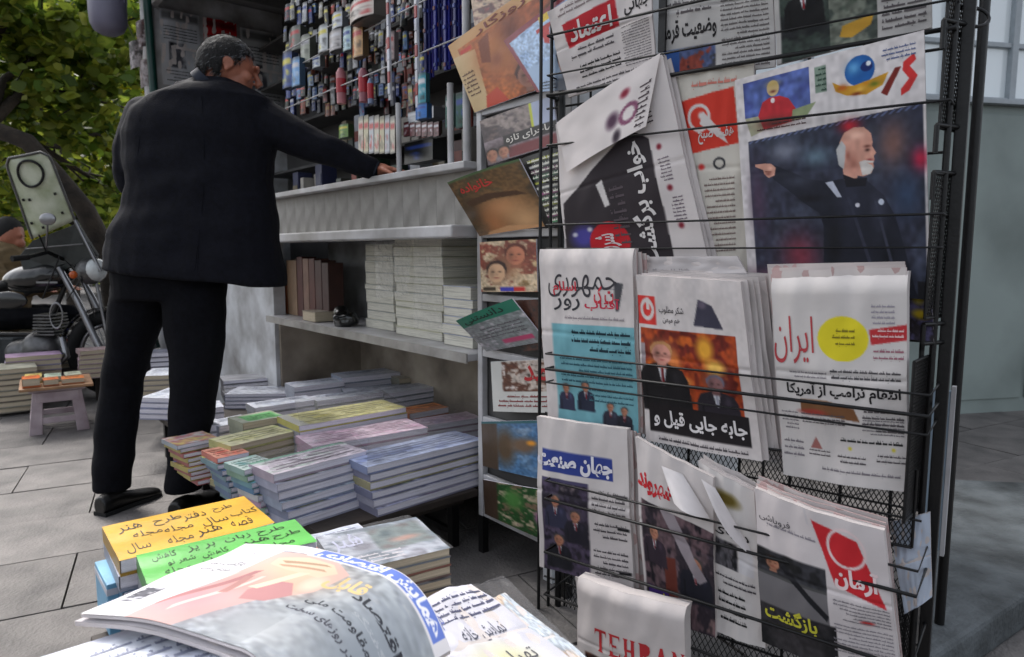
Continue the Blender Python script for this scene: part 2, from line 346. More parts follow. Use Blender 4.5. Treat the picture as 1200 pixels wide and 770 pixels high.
def place_text(o):                         # ('t'|'tr', string, u0,v0,u1,v1, colour, rot, bold, latin)
    s, u0, v0, u1, v1, col = o[1:7]; rot = o[7] if len(o) > 7 else 0; bold = o[8] if len(o) > 8 else .015
    tv, tt = serif(s) if (len(o) > 9 and o[9] == 'serif') else text_tris(s, bold, len(o) > 9)
    x, y = tv[:, 0], tv[:, 1]
    if rot == 90: x, y = y, 1-x
    if rot == -90: x, y = 1-y, x
    return np.stack([u0+x*(u1-u0), v0+y*(v1-v0)], 1), tt, col
def small_lines(u0, v0, u1, v1, n, col, seed, asp):   # unreadable small print, as in the photograph
    rs = random.Random(seed); V = []; F = []; dv = (v1-v0)/n
    def quad(a, b, c, d): i = len(V); V.extend([(a, b), (c, b), (c, d), (a, d)]); F.extend([(i, i+1, i+2), (i, i+2, i+3)])
    for i in range(n):
        y = v0+dv*(i+.62); x = u1; end = u0 + (rs.random()*.35*(u1-u0) if rs.random() < .25 else 0)
        while x > end+.01:
            wd = min(rs.uniform(1.2, 4)*dv*asp*.8, x-end); h = dv*rs.uniform(.14, .22)
            quad(x-wd, y-h, x, y+h*.4)
            for k in range(max(1, int(wd/(dv*asp*.45)))):
                xx = x-wd*rs.random(); quad(xx-dv*asp*.07, y-dv*rs.uniform(.2, .5), xx+dv*asp*.06, y+h*.3)
            if rs.random() < .6: xx = x-wd*rs.random(); yy = y+dv*rs.choice((-.48, .26)); quad(xx-dv*asp*.09, yy, xx+dv*asp*.09, yy+dv*.12)
            x -= wd+dv*asp*.3
    return np.array(V), np.array(F), col
def printed(name, fmap, nu, nv, ops, material, parent, asp=.75, lift=.0009, flip=False):
    """a printed sheet: fmap(u,v)->(point, normal)"""
    A = paint(ops, nu, nv); us = (np.arange(nu))/(nu-1); vs_ = (np.arange(nv))/(nv-1)
    P = []; 
    for v in vs_:
        for u in us: P.append(tuple(fmap(u, v)[0]))
    F = [(j*nu+i, (j+1)*nu+i, (j+1)*nu+i+1, j*nu+i+1) for j in range(nv-1) for i in range(nu-1)]
    cols = [A.reshape(-1, 3)]
    for li, o in enumerate(ops):
        if o[0] == 't': tv, tt, col = place_text(o)
        elif o[0] == 'l': tv, tt, col = small_lines(*o[1:6], o[6], o[7] if len(o) > 7 else 1, asp)
        else: continue
        if len(tv) == 0: continue
        b = len(P)
        for q in tv:
            p, n = fmap(min(max(q[0], 0), 1), min(max(q[1], 0), 1)); P.append(tuple(p+n*(lift*(1+.12*(li % 5)))))
        F += [(int(t[0])+b, int(t[1])+b, int(t[2])+b) for t in tt]; cols.append(np.tile(np.array(col, float), (len(tv), 1)))
    me = bpy.data.meshes.new(name); me.from_pydata(P, [], F); me.materials.append(material)
    c = np.concatenate(cols); c = np.where(c <= .04045, c/12.92, ((c+.055)/1.055)**2.4)
    at = me.color_attributes.new('Col', 'FLOAT_COLOR', 'POINT'); at.data.foreach_set('color', np.concatenate([c, np.ones((len(c), 1))], 1).astype(np.float32).ravel())
    me.polygons.foreach_set('use_smooth', [True]*len(me.polygons)); me.update()
    return link(name, me, parent)
def quadmap(c, nrm, bulge=0, roll=0, wav=0, seed=0, corner=None):
    c = [Vector(x) for x in c]; nrm = Vector(nrm)
    def f(u, v):
        p = (c[0]*(1-u)+c[1]*u)*(1-v)+(c[3]*(1-u)+c[2]*u)*v
        h = bulge*math.sin(math.pi*u)+wav*(noise.noise(Vector((u*2.3+seed, v*2.9, seed)))+.45*noise.noise(Vector((u*7+v*2+seed, v*5, seed+5))))-wav*.35*math.exp(-((v-.47-.02*u)/.012)**2)
        if roll and v < .1: h -= roll*(1-v/.1)**2      # folded top edge turns back
        if corner and u+v*.0 > 0:
            k = max(0, (u-corner[0])/(1-corner[0]))*max(0, 1-v/corner[1]); h += corner[2]*k*k
        return p+nrm*h, nrm
    return f
W_ = (.83, .80, .79); K_ = (.11, .10, .11); RED = (.74, .16, .15); GR = (.35, .33, .34)

# ================================================================== THE SETTING
g = MB(); g.add([(-60, -20, -.03), (60, -20, -.03), (60, 120, -.03), (-60, 120, -.03)], [(0, 1, 2, 3)])
struct(g.build('ground', M['ground']))
PA = math.atan2(.45, .89)                      # paving runs this way
pu = Vector((math.cos(PA), math.sin(PA), 0)); pv = Vector((-math.sin(PA), math.cos(PA), 0))
pav = MB(); pav.add([(-16, -2, -.024), (16, -2, -.024), (16, 18, -.024), (-16, 18, -.024)], [(0, 1, 2, 3)])
pavement = struct(pav.build('pavement', M['grout']))
TW, TD = .62, .40
pm = []
for k in range(4):
    q = MB(); q.box((0, 0, -.012), (TW-.006, TD-.006, .024+.001*k)); pm.append(q.mesh('paver', M['paver']))
cells = []
for i in range(-22, 26):
    for j in range(-6, 24):
        p = pu*(i*TW+(TW/2 if j % 2 else 0))+pv*(j*TD)
        if p.y < .4: continue
        d = p-EYE; 
        if d.y <= 0: continue
        yy = d.y*math.cos(PITCH)-d.z*math.sin(PITCH); sx = 600+800*d.x/yy
        if -700 < sx < 1900 and p.length < 9.5: cells.append((p.length+(0 if -120 < sx < 1320 else 50), i, j, p))
cells.sort(key=lambda a: a[0])
for n_, (_, i, j, p) in enumerate(cells[:290]):
    o = link('paver', pm[(i*7+j*3) % 4], None); o.parent = pavement; o.location = (p.x, p.y, random.uniform(-.002, .002)); o.rotation_euler = (random.uniform(-.003, .003), random.uniform(-.003, .003), PA)
if len(cells) > 290:
    far = MB()
    for _, i, j, p in cells[290:]: far.box((p.x, p.y, -.012), (TW-.006, TD-.006, .024), PA)
    o = far.build('paver_field', M['paver'], pavement); o['kind'] = 'stuff'

# grey sheet-metal wall with windows on the right
WA = atz(1120, 486, 0); WA.z = 0
wu = Vector((math.sin(R(78)), math.cos(R(78)), 0)); wn = Vector((wu.y, -wu.x, 0))
wall = struct(MB().axes(WA+wu*.5+Vector((0, 0, .93))-wn*.08, wu*2.6, wn*.08, Vector((0, 0, .93))).build('wall', M['wall_grey']))
for k in range(4):
    pz = MB().axes(WA+wu*(-1.4+1.25*k)+wn*.006+Vector((0, 0, .95)), wu*.605, wn*.006, Vector((0, 0, .86))); pz.build('wall_panel', M['wall_grey'], wall, .004)
MB().axes(WA+wu*.5+Vector((0, 0, 1.875))-wn*.06, wu*2.6, wn*.11, Vector((0, 0, .014))).build('ledge', M['frame_grey'], wall, .003)
wt = thing('window', 'pale frosted window band with grey frames above the grey metal wall', 'window', WA+Vector((0, 0, 1.89)))
MB().axes(WA+wu*.5+Vector((0, 0, 2.5))-wn*.1, wu*2.6, wn*.006, Vector((0, 0, .61))).build('pane', M['glass'], wt)
for k in range(12):
    MB().axes(WA+wu*(-2.0+.46*k)+Vector((0, 0, 2.5))-wn*.08, wu*.022, wn*.02, Vector((0, 0, .61))).build('mullion', M['frame_grey'], wt, .003)
for z in (1.9, 2.22, 3.1):
    MB().axes(WA+wu*.5+Vector((0, 0, z+.012))-wn*.083, wu*2.6, wn*.014, Vector((0, 0, .014))).build('rail', M['frame_grey'], wt, .003)
st = MB(); c4 = [atz(1090, 560, .1), atz(1330, 570, .1), atz(1290, 640, .1), atz(1085, 775, .1)]
st.add(c4+[Vector((p.x, p.y, 0)) for p in c4], [(0, 3, 2, 1), (3, 0, 4, 7), (2, 3, 7, 6), (1, 2, 6, 5), (0, 1, 5, 4), (4, 5, 6, 7)])
o = st.build('step', M['step'], None, .012); struct(o)

# ================================================================== KIOSK
kio = thing('kiosk', 'white metal news kiosk with open counter and shelves behind the man', 'kiosk', KP(0, 0, 0))
TL_, TR_ = 4.0, -.28        # along-front extent
def kbox(name, t0, t1, d0, d1, z0, z1, m, bevel=0, parent=None):
    c = KP((t0+t1)/2, (d0+d1)/2, (z0+z1)/2)
    return MB().axes(c, D1*abs(t1-t0)/2, D2*abs(d1-d0)/2, Vector((0, 0, (z1-z0)/2))).build(name, M[m] if isinstance(m, str) else m, parent or kio, bevel)
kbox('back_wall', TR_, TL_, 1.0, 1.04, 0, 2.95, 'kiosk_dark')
kbox('end_wall', TL_, TL_+.04, 0, 1.04, 0, 2.95, 'kiosk_panel')
kbox('end_wall', TR_-.04, TR_, .02, 1.04, 0, 2.95, 'kiosk_panel')
kbox('roof', TR_-.1, TL_+.12, -.25, 1.15, 2.952, 3.02, 'roof')
kbox('roof_beam', TL_-.45, TL_-.37, .0, 1.0, 2.84, 2.95, 'roof', .004); kbox('roof_beam', 1.5, 1.58, .0, 1.0, 2.84, 2.95, 'roof', .004)
kbox('lintel', TR_, TL_, .0, .05, 2.8, 2.95, 'white_metal', .004)
kbox('base_panel', TR_+.3, 1.78, .48, .52, 0.0, .645, 'under_shelf')
kbox('side_panel', 1.76, 1.78, .02, .48, 0, .645, 'under_shelf')
kbox('base_panel', 1.78, TL_, .02, .06, .62, 1.05, 'kiosk_panel')
kbox('base_panel', 1.78, TL_, -.002, .02, 0.0, 1.05, 'kiosk_panel')
# lower shelf recess
kbox('recess_back', 0.02, 1.78, .31, .33, .67, 1.05, 'kiosk_panel')
kbox('shelf', 0.02, 1.78, -.04, .42, .645, .67, 'white_metal', .004)
kbox('shelf_edge', 0.02, 1.78, -.046, -.04, .640, .672, 'counter_grey')
kbox('counter', 0.02, TL_, -.05, .6, 1.262, 1.285, 'white_metal', .003)
kbox('counter_lip', 0.02, TL_, -.1, .02, 1.045, 1.085, 'white_metal', .006)
kbox('ribbed_backing', 0.02, TL_, -.002, .02, 1.085, 1.262, 'counter_grey')
rib = MB().axes(Vector((0, 0, 0)), D1*.0544, D2*.0008, Vector((0, 0, .087))).mesh('rib', M['counter_grey'])
for i in range(36):
    t = .08+i*.11
    if t > TL_-.05: break
    o = link('rib', rib, None); o.parent = kio; o.matrix_parent_inverse = parent_world(kio).inverted(); o.location = KP(t, -.0032, 1.173)
for x, r, zt_ in ((547, .013, 2.8), (528, .011, 1.56), (467, .010, 1.55)):
    p = onL(x, 150, -.02); MB().tube([(p.x, p.y, 1.285), (p.x, p.y, zt_)], r, 8).build('post', M['white_metal'], kio)
p = KP(TL_, -.02, 0); MB().tube([(p.x, p.y, 0), (p.x, p.y, 2.95)], .045, 12).build('post', M['white_metal'], kio)
for z in (1.62, 1.95, 2.3, 2.62):
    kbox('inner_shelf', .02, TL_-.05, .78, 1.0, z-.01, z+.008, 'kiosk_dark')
# green pole at the far corner
p = onL(187, 100, .06); gp = thing('pole', 'thin green painted pole at the far corner of the kiosk', 'pole', (p.x, p.y, 0))
MB().tube([(p.x, p.y, 0), (p.x-.06, p.y, 3.0)], .028, 10).build('shaft', M['greypole'], gp)
for z in (.02, 1.9): MB().tube([(p.x-.06*z/3, p.y, z), (p.x-.06*z/3, p.y, z+.05)], .04, 10).build('collar', M['greypole'], gp)
# lamp hanging from the eaves
p = aty(128, 42, 4.75)
lm = thing('lamp', 'grey rounded lamp shade hanging high among the leaves', 'lamp', p)
MB().lathe((p.x, p.y, p.z), [(.0, 0), (.05, .006), (.09, .03), (.11, .07), (.115, .14), (.113, .3), (.08, .34), (.03, .36), (.0, .362)], 24).build('lamp_shade', M['lampgrey'], lm)
for k in range(16):
    a = k*math.pi/8; MB().axes((p.x+.116*math.cos(a), p.y+.116*math.sin(a), p.z+.26), Vector((math.cos(a), math.sin(a), 0))*.003, Vector((-math.sin(a), math.cos(a), 0))*.004, (0, 0, .05)).build('fin', M['lampgrey'], lm)
q = KP(TL_+.1, -.2, 2.98)
MB().tube([(p.x, p.y, p.z+.35), (p.x, p.y, 3.0), (q.x, q.y, 3.0)], .012, 8).build('bracket', M['greypole'], lm)

# newspapers pinned to the far end wall
def sheet_thing(name, label, cat, fm, nu, nv, ops, m='print', group=None, asp=.75, thick=.003, back='sheet', partname='front_page', loc=None, backname='inner_pages', nb=9):
    p0, n0 = fm(.5, 1); t_ = thing(name, label, cat, loc or p0, group=group)
    printed(partname, fm, nu, nv, ops, M[m], t_, asp)
    if thick:
        b = MB(); n = nb; L = []
        for lay in ((.0006, thick) if nb == 9 else (.0018, thick+.0018)):
            for j in range(n):
                for i in range(n):
                    q, nn = fm(i/(n-1), j/(n-1)); L.append(q-nn*lay)
        F = [(j*n+i, j*n+i+1, (j+1)*n+i+1, (j+1)*n+i) for j in range(n-1) for i in range(n-1)]
        F = [f for f in F]+[tuple(x+n*n for x in f[::-1]) for f in F]
        rim = [i for i in range(n)]+[n*j+n-1 for j in range(1, n)]+[n*(n-1)+i for i in range(n-2, -1, -1)]+[n*j for j in range(n-2, 0, -1)]
        for a_, b_ in zip(rim, rim[1:]+rim[:1]): F.append((a_, b_, b_+n*n, a_+n*n))
        b.add(L, F, 0, False).build(backname, M[back], t_)
    return t_
def endwall(t_, u0, u1, z0, z1):
    t = TL_-.012
    return [KP(t, u0, z1), KP(t, u1, z1), KP(t, u1, z0), KP(t, u0, z0)]
DN = -D1
for i, (a, b, z0, z1, c, lab) in enumerate([(.06, .34, 2.25, 2.8, (.72, .73, .75), 'grey newspaper pinned on the kiosk end wall beside the white post'),
                                    (.37, .62, 2.3, 2.8, (.72, .10, .12), 'red printed sheet pinned on the kiosk end wall above the man'),
                                    (.65, .98, 2.15, 2.78, (.72, .73, .74), 'pale newspaper pinned on the kiosk end wall right of the red sheet')]):
    sheet_thing('newspaper', lab, 'newspaper', quadmap(endwall(0, a, b, z0, z1), DN, .01, wav=.01, seed=i), 30, 40,
        [('bg', c), ('r', .05, .04, .95, .14, tuple(x*.55 for x in c)), ('photo', .2, .42, .6, .75, [(.08, .08, .1), (.3, .3, .33), tuple(x*.9 for x in c)], i+3), ('l', .08, .2, .92, .4, 5, (.15, .14, .15), i), ('l', .1, .78, .92, .95, 4, (.2, .19, .2), i)], thick=.002)

# ------------------------------------------------------------------ goods in the kiosk window
goods = [ # x0,y0,x1,y1, depth inside, colours, name, label
 (410,0,438,24,.02,(.85,.80,.76),'card','white card with brown picture hanging at the top of the kiosk window'),
 (389,15,401,34,.05,(.78,.80,.84),'packet','white packet with orange foot hanging left of the picture card'),
 (386,36,400,60,.05,(.72,.70,.70),'packet','short cream and orange packet hanging below the white packet'),
 (402,32,411,60,.05,(.7,.82,.84),'packet','narrow pale blue packet hanging between cream packet and red tubes'),
 (413,30,425,68,.06,(.80,.62,.4),'packet','red and yellow packet hanging under the picture card'),
 (373,30,384,62,.07,(.8,.82,.83),'packet','slim white packet slanting in the kiosk window'),
 (352,42,363,76,.09,(.62,.64,.58),'packet','grey white packet in the back row near the blue bottle'),
 (366,66,375,80,.09,(.75,.78,.79),'packet','small white packet low in the hanging row'),
 (340,32,352,60,.12,(.42,.44,.4),'packet','dull grey green packet at the left of the hanging row'),
 (331,62,342,104,.06,(.16,.3,.6),'packet','dark blue shiny packet hanging left of the kiosk goods'),
 (342,68,351,102,.05,(.45,.65,.85),'packet','light blue shiny packet hanging beside the dark blue one'),
 (395,80,404,122,.08,(.72,.45,.47),'tube','red and white tube hanging under the wire rail, left of two'),
 (421,80,430,120,.08,(.6,.36,.4),'tube','red and white tube hanging under the wire rail, right of two'),
 (431,92,437,122,.08,(.5,.56,.68),'tube','thin pale blue tube beside the red and white tube'),
 (489,86,499,122,.0,(.12,.55,.62),'packet','turquoise packet hanging on the right strip of the kiosk window'),
 (487,122,500,140,.0,(.12,.42,.72),'packet','bright blue packet at the foot of the turquoise one'),
 (452,38,462,72,.02,(.78,.7,.7),'packet','white and red packet clipped on the middle strip'),
 (397,146,408,162,.2,(.45,.6,.3),'packet','green packet standing on the kiosk counter above the sleeve'),
 (522,110,532,150,.1,(.12,.4,.36),'box','dark green box behind the right posts of the kiosk'),
 (534,108,544,150,.1,(.1,.34,.3),'box','dark teal box at the right edge of the kiosk window')]
def nth(n):
    return ['first','second','third','fourth','fifth','sixth','seventh','eighth','ninth','tenth','eleventh','twelfth','thirteenth','fourteenth','fifteenth','sixteenth','seventeenth','eighteenth','nineteenth','twentieth'][n] if n < 20 else 'twenty-'+nth(n-20)
def cname(c):
    T = {'black': (.12, .12, .12), 'grey': (.4, .4, .38), 'white': (.72, .72, .72), 'dark red': (.35, .12, .12), 'red': (.6, .2, .15), 'dark green': (.14, .21, .16), 'navy': (.13, .15, .28), 'cream': (.7, .66, .6), 'brown': (.38, .3, .22), 'orange': (.55, .25, .15)}
    return min(T, key=lambda k: sum((a-b)**2 for a, b in zip(T[k], c)))
def packet(x0, y0, x1, y1, dep, col, name, label, group=None, k=0):
    a = onL(x0, y0, -dep); b = onL(x1, y0, -dep); c = onL(x1, y1, -dep); d = onL(x0, y1, -dep)
    zt, zb = (a.z+b.z)/2, (c.z+d.z)/2; n = Vector(NL)
    if group and 'hung' in group: q_ = D1*random.Random(k*7+int(x0)).uniform(-.012, .012); c += q_; d += q_
    a.z = b.z = zt; c.z = d.z = zb
    r = random.Random(k)
    dark = tuple(v*.45 for v in col); alt = [(.75, .2, .2), (.85, .8, .3), (.8, .8, .82), (.2, .3, .6)][k % 4]
    ops = [('bg', col), ('r', 0, .0, 1, .1, dark), ('photo', .1, .5, .9, .85, [alt, col, dark], k, 4), ('r', .15, .2, .85, .34, alt), ('r', 0, .93, 1, 1, dark)]
    w_ = (b-a).length
    t_ = thing(name, label, 'packet' if name in ('packet', 'card') else name, (a+b)/2, group=group)
    if name == 'tube':
        m_ = (a+b)/2; MB().tube([Vector((m_.x, m_.y, zt)), Vector((m_.x, m_.y, zt-.02)), Vector((m_.x, m_.y, zb))], [w_*.14, w_*.3, w_*.28], 10).build('tube_body', flat(col), t_); 
        MB().tube([Vector((m_.x, m_.y, (zt+zb)/2-.03)), Vector((m_.x, m_.y, (zt+zb)/2+.03))], w_*.31, 10).build('tube_band', flat((.7, .15, .2)), t_)
        return t_
    f = quadmap([a, b, c, d], n, w_*.12 if name != 'box' else 0)
    printed('front', f, 8, 14, ops, M['gloss'], t_, lift=.0006)
    mid = (a+b+c+d)/4-n*(w_*.16+.001); MB().axes(mid, (b-a)/2*.97, n*w_*.16, Vector((0, 0, (zt-zb)/2*.97))).build('back_panel', flat(dark), t_, .002)
    return t_
for k, gd in enumerate(goods): packet(*gd, k=k)
# navy hanging strips, upper right of the window
for i in range(12):
    x = 498+i*3.9; top = 0; bot = 72+random.randint(0, 22)
    o = thing('hanging_strip', 'navy strip of sachets in the right bay of the kiosk window, %s from its left' % nth(i), 'strip', onL(x, 20, -.1), group='navy strips hanging in the kiosk window')
    a = onL(x, -10, -.1-.01*(i % 3)); b = onL(x, bot, -.1-.01*(i % 3)); cc = (a+b)/2; h = (a.z-b.z)/2
    MB().axes(Vector((a.x, a.y, cc.z)), D1*.0075, D2*.004, Vector((0, 0, h))).build('strip', flat((.06+.03*(i % 3), .09+.02*(i % 2), .33+.06*(i % 4))), o, .002)
    for q in range(4):
        z = b.z+.02+2*h*q/4.2; MB().axes(Vector((a.x, a.y, z))+NL*.0055, D1*.0055, D2*.002, Vector((0, 0, .006))).build('label_patch', flat([(.2, .28, .6), (.12, .16, .42), (.4, .2, .2), (.25, .3, .5)][(q+i) % 4]), o)
# upright packs standing on the counter
for i in range(7):
    packet(420+i*6.2, 136-(i % 2), 425.4+i*6.2, 180, .12, [(.8, .77, .7), (.78, .74, .6), (.75, .76, .78)][i % 3], 'box', 'slim upright box with a red band near the hand, %s from the left' % nth(i), 'slim upright boxes in a row on the counter', k=4*i)
for i in range(6):
    packet(473+i*7, 143, 479+i*7, 160, .16, (.42, .2, .22), 'box', 'small dark red box on the counter between two posts, %s from the left' % nth(i), 'small dark red boxes on the kiosk counter', k=4*i+2)
packet(478, 128, 508, 142, .16, (.7, .72, .74), 'box', 'flat white tray box on top of the dark red boxes', k=30)
packet(474, 165, 507, 190, .2, (.16, .17, .17), 'box', 'black box with a pale edge under the row of red boxes', k=31)
for i in range(5):
    a = onL(441+i*5, 95, -.14); 
rs = random.Random(5)
pal = [(.2, .2, .2), (.3, .12, .12), (.15, .22, .16), (.42, .38, .3), (.6, .58, .55), (.16, .18, .3), (.5, .2, .15), (.24, .27, .25), (.65, .66, .68), (.35, .3, .2)]
for z, zn in ((1.285, 'counter level'), (1.632, 'lower'), (1.962, 'middle'), (2.312, 'upper')):       # goods on the inner shelves
    t = .08; ci = 0
    while t < 2.6:
        wd = rs.uniform(.05, .11); h = rs.uniform(.1, .26); cc = rs.choice(pal); dd = .8 if z > 1.3 else .45+rs.random()*.1
        o = thing('carton', '%s carton on the %s back shelf of the kiosk, %s from the right' % (cname(cc), zn, nth(ci)), 'carton', KP(t+wd/2, dd+.05, z), group='goods cartons on the kiosk back shelves')
        MB().axes(KP(t+wd/2, dd+.06, z+h/2), D1*wd*.46, D2*.05, Vector((0, 0, h/2))).build('carton_body', flat(cc), o, .003)
        MB().axes(KP(t+wd/2, dd+.009, z+h*rs.uniform(.4, .7)), D1*wd*.38, D2*.002, Vector((0, 0, h*.13))).build('carton_label', flat(rs.choice(pal[3:])), o)
        t += wd*1.05+rs.random()*.02; ci += 1
rail_ = thing('goods_rail', 'thin wire rails across the kiosk window that carry the hanging goods', 'rail', KP(.9, .08, 1.7))
for zpx in (0, 84, 30):
    a = onL(330, 0, -.07); b = onL(546, 0, -.07); z = onL(440, zpx, -.07).z
    MB().tube([(a.x, a.y, z), (b.x, b.y, z)], .003, 6).build('wire', M['white_metal'], rail_)
rs = random.Random(11)
for row, (y0, dep) in enumerate(((6, .16), (34, .2), (62, .13), (86, .22), (100, .18), (-14, .18), (112, .3), (50, .27))):
    rown = ('highest', 'second', 'middle', 'fourth', 'fifth', 'topmost', 'lowest', 'rearmost')[row]
    for i in range(25):
        x = 334+i*6.5+rs.uniform(-2, 2); h = rs.uniform(10, 26); wpx = rs.uniform(3.5, 6.5)
        c = rs.choice([(.1, .1, .11), (.25, .26, .24), (.5, .5, .5), (.32, .1, .12), (.7, .68, .62), (.14, .2, .16), (.55, .25, .15), (.12, .14, .25), (.75, .76, .78), (.14, .22, .5), (.4, .55, .75)])
        packet(x, y0+rs.uniform(-3, 3), x+wpx, y0+h, dep+rs.uniform(0, .03), c, 'packet', '%s packet in the %s hanging row of the kiosk, %s from left' % (cname(c), rown, nth(i)), 'small packets hung in rows in the kiosk window', k=rs.randint(0, 50))
# strings of sachets (bright vertical lines)
for x, y1, c, lab in ((488, 134, (.78, .8, .84), 'bright white strip hanging full height in the kiosk window'), (455, 118, (.7, .7, .72), 'pale strip hanging in the middle of the kiosk window')):
    a = onL(x, -10, .0); b = onL(x, y1, .0); o = thing('hanging_strip', lab, 'strip', a)
    MB().axes(Vector((a.x, a.y, (a.z+b.z)/2)), D1*.009, D2*.003, Vector((0, 0, (a.z-b.z)/2))).build('strip', flat(c), o)
    for q in range(9): MB().axes(Vector((a.x, a.y, b.z+.04+q*(a.z-b.z)/9.5))+NL*.004, D1*.008, D2*.003, Vector((0, 0, .02))).build('sachet', flat([(.75, .76, .8), (.6, .25, .25), (.8, .8, .82)][q % 3]), o, .002)

# ------------------------------------------------------------------ things on the lower shelf
def block_stack(x0, x1, ybase, ytop, dep, n, cols, name, group, labf, depth=.2, m='edge'):
    a = onL(x0, ybase, -dep); b = onL(x1, ybase, -dep); z1 = onL((x0+x1)/2, ytop, -dep).z
    z0 = .671; th = (z1-z0)/n; rv = random.Random(n)
    cut = [0]+sorted((k+rv.uniform(-.28, .28))/n for k in range(1, n))+[1]; wd = (b-a).length; cc = (a+b)/2; out = []
    for i in range(n):
        o = thing(name, labf(n-1-i, n), name.replace('_', ' '), Vector((cc.x, cc.y, z0+cut[i]*(z1-z0)))+D2*depth/2, group=group); h_ = (cut[i+1]-cut[i])*(z1-z0); zc = z0+cut[i]*(z1-z0)+h_/2; dw = rv.uniform(-.006, .004)
        j = (random.uniform(-.004, .004), random.uniform(-.004, .004)); m = 'edge_cream' if m == 'edge' else m; col = cols[i % len(cols)]
        MB().axes(Vector((cc.x+j[0], cc.y+j[1], zc))+D2*depth/2, D1*(wd/2+dw), D2*depth/2, Vector((0, 0, h_*.496))).build('page_block', M[m], o, .002)
        MB().axes(Vector((cc.x+j[0], cc.y+j[1], zc+h_/2-.0018))+D2*depth/2-D2*.001, D1*(wd/2+dw+.001), D2*(depth/2+.001), Vector((0, 0, .0012))).build('cover', flat(col), o)
    return out
ORD = ['topmost', 'second from top', 'third from top', 'fourth from top', 'fifth from top', 'sixth from top', 'seventh from top', 'eighth from top', 'ninth from top', 'tenth from top', 'eleventh from top', 'twelfth from top', 'thirteenth from top', 'fourteenth from top']
block_stack(430, 462, 388, 286, .1, 9, [(.7, .72, .7), (.6, .62, .62)], 'paper_bundle', 'bundles in the left wrapped pile on the kiosk shelf', lambda i, n: 'white wrapped paper bundle, %s in the pale pile nearest the brown books' % ORD[i])
block_stack(464, 519, 394, 280, .07, 11, [(.74, .74, .62), (.72, .74, .72), (.66, .66, .55)], 'paper_bundle', 'bundles in the tall cream pile on the kiosk shelf', lambda i, n: 'cream paper bundle in film, %s in the tallest pile on the shelf' % ORD[i])
block_stack(520, 553, 398, 335, .04, 6, [(.66, .69, .78), (.7, .72, .8)], 'paper_bundle', 'bluish bundles beside the shelf end', lambda i, n: 'bluish white paper bundle, %s in the low pile at the shelf end' % ORD[i])
def upright(x0, x1, y0, y1, dep, col, label, depth=.075):
    a = onL(x0, y1, -dep); b = onL(x1, y1, -dep); z1 = onL((x0+x1)/2, y0, -dep).z; wd = (b-a).length; cc = (a+b)/2+D2*depth/2
    o = thing('book', label, 'book', Vector((cc.x, cc.y, .671)), group='books standing and lying at the far end of the kiosk shelf')
    MB().axes(Vector((cc.x, cc.y, (.671+z1)/2)), D1*wd*.36, D2*depth*.47, Vector((0, 0, (z1-.671)/2*.97))).build('pages', M['edge_warm'], o)
    for s in (-1, 1): MB().axes(Vector((cc.x, cc.y, (.671+z1)/2))+D1*s*wd*.41, D1*wd*.045, D2*depth/2, Vector((0, 0, (z1-.671)/2))).build('cover', flat(col), o)
    MB().axes(Vector((cc.x, cc.y, (.671+z1)/2))-D2*depth*.5, D1*wd*.455, D2*.003, Vector((0, 0, (z1-.671)/2))).build('spine', flat(col), o, .002)
for x0, x1, y0, y1, c, lab in ((331, 338, 325, 372, (.62, .34, .18), 'short orange brown book standing at the left end of the kiosk shelf'), (338, 350, 305, 373, (.55, .45, .36), 'tan book standing second on the kiosk shelf'),
    (350, 357, 301, 374, (.32, .16, .14), 'dark maroon book standing beside the tan book'), (357, 364, 303, 374, (.5, .38, .32), 'brown book standing in the middle of the brown books'), (364, 371, 303, 375, (.36, .2, .17), 'maroon book standing right of the brown book'),
    (371, 379, 305, 375, (.3, .18, .16), 'dark brown book standing next to last on the shelf'), (379, 387, 308, 376, (.26, .15, .13), 'darkest brown book standing last in the row on the shelf')):
    upright(x0, x1, y0, y1, .08, c, lab)
a = onL(362, 376, .0); MB2 = thing('book', 'pale thick book lying flat in front of the brown books', 'book', Vector((a.x, a.y, .671)))
MB().axes(Vector((a.x, a.y, .695))+D2*.05, D1*.07, D2*.05, Vector((0, 0, .022))).build('pages', M['edge_warm'], MB2, .002)
MB().axes(Vector((a.x, a.y, .7185))+D2*.05, D1*.072, D2*.052, Vector((0, 0, .0012))).build('cover', flat((.6, .56, .5)), MB2)
a = onL(405, 378, -.05); bag = MB(); bag.ell(Vector((a.x, a.y, .70)), D1*.07, D2*.06, Vector((0, 0, .04)), 14, 8); bag.ell(Vector((a.x, a.y, .72))+D1*.04, D1*.04, D2*.04, Vector((0, 0, .035)), 12, 8)
o = fuse(bag, 'cloth_bag', M['bikeblack'], None, .006, 3, .012, 16); tag(o, 'small crumpled black bag lying between the brown books and wrapped bundles', 'bag')
# crumpled film over the tall pile
def film(name, fm, nu, nv, parent, amp=.008, sc=9, seed=0):
    V = []; 
    for j in range(nv):
        for i in range(nu):
            p, n = fm(i/(nu-1), j/(nv-1)); q = Vector((i/(nu-1)*sc+seed, j/(nv-1)*sc, seed)); V.append(p+n*(amp*(.6+abs(noise.noise(q))+.5*noise.noise(q*2.7))))
    b = MB(); b.add(V, [(j*nu+i, (j+1)*nu+i, (j+1)*nu+i+1, j*nu+i+1) for j in range(nv-1) for i in range(nu-1)], 0, False); return b.build(name, M['film'], parent)
o = film('plastic_film', quadmap([onL(440, 282, -.03), onL(485, 280, -.03), onL(480, 345, -.03), onL(444, 350, -.03)], NL), 24, 30, None, .012, 9, 3)
tag(o, 'crumpled clear plastic film hanging over the tall cream paper pile', 'plastic film')
o = film('plastic_film', quadmap([onL(486, 280, -.035), onL(520, 280, -.035), onL(519, 385, -.035), onL(486, 385, -.035)], NL), 16, 30, None, .006, 7, 5)
tag(o, 'smooth clear film wrapping the right side of the cream pile', 'plastic film')

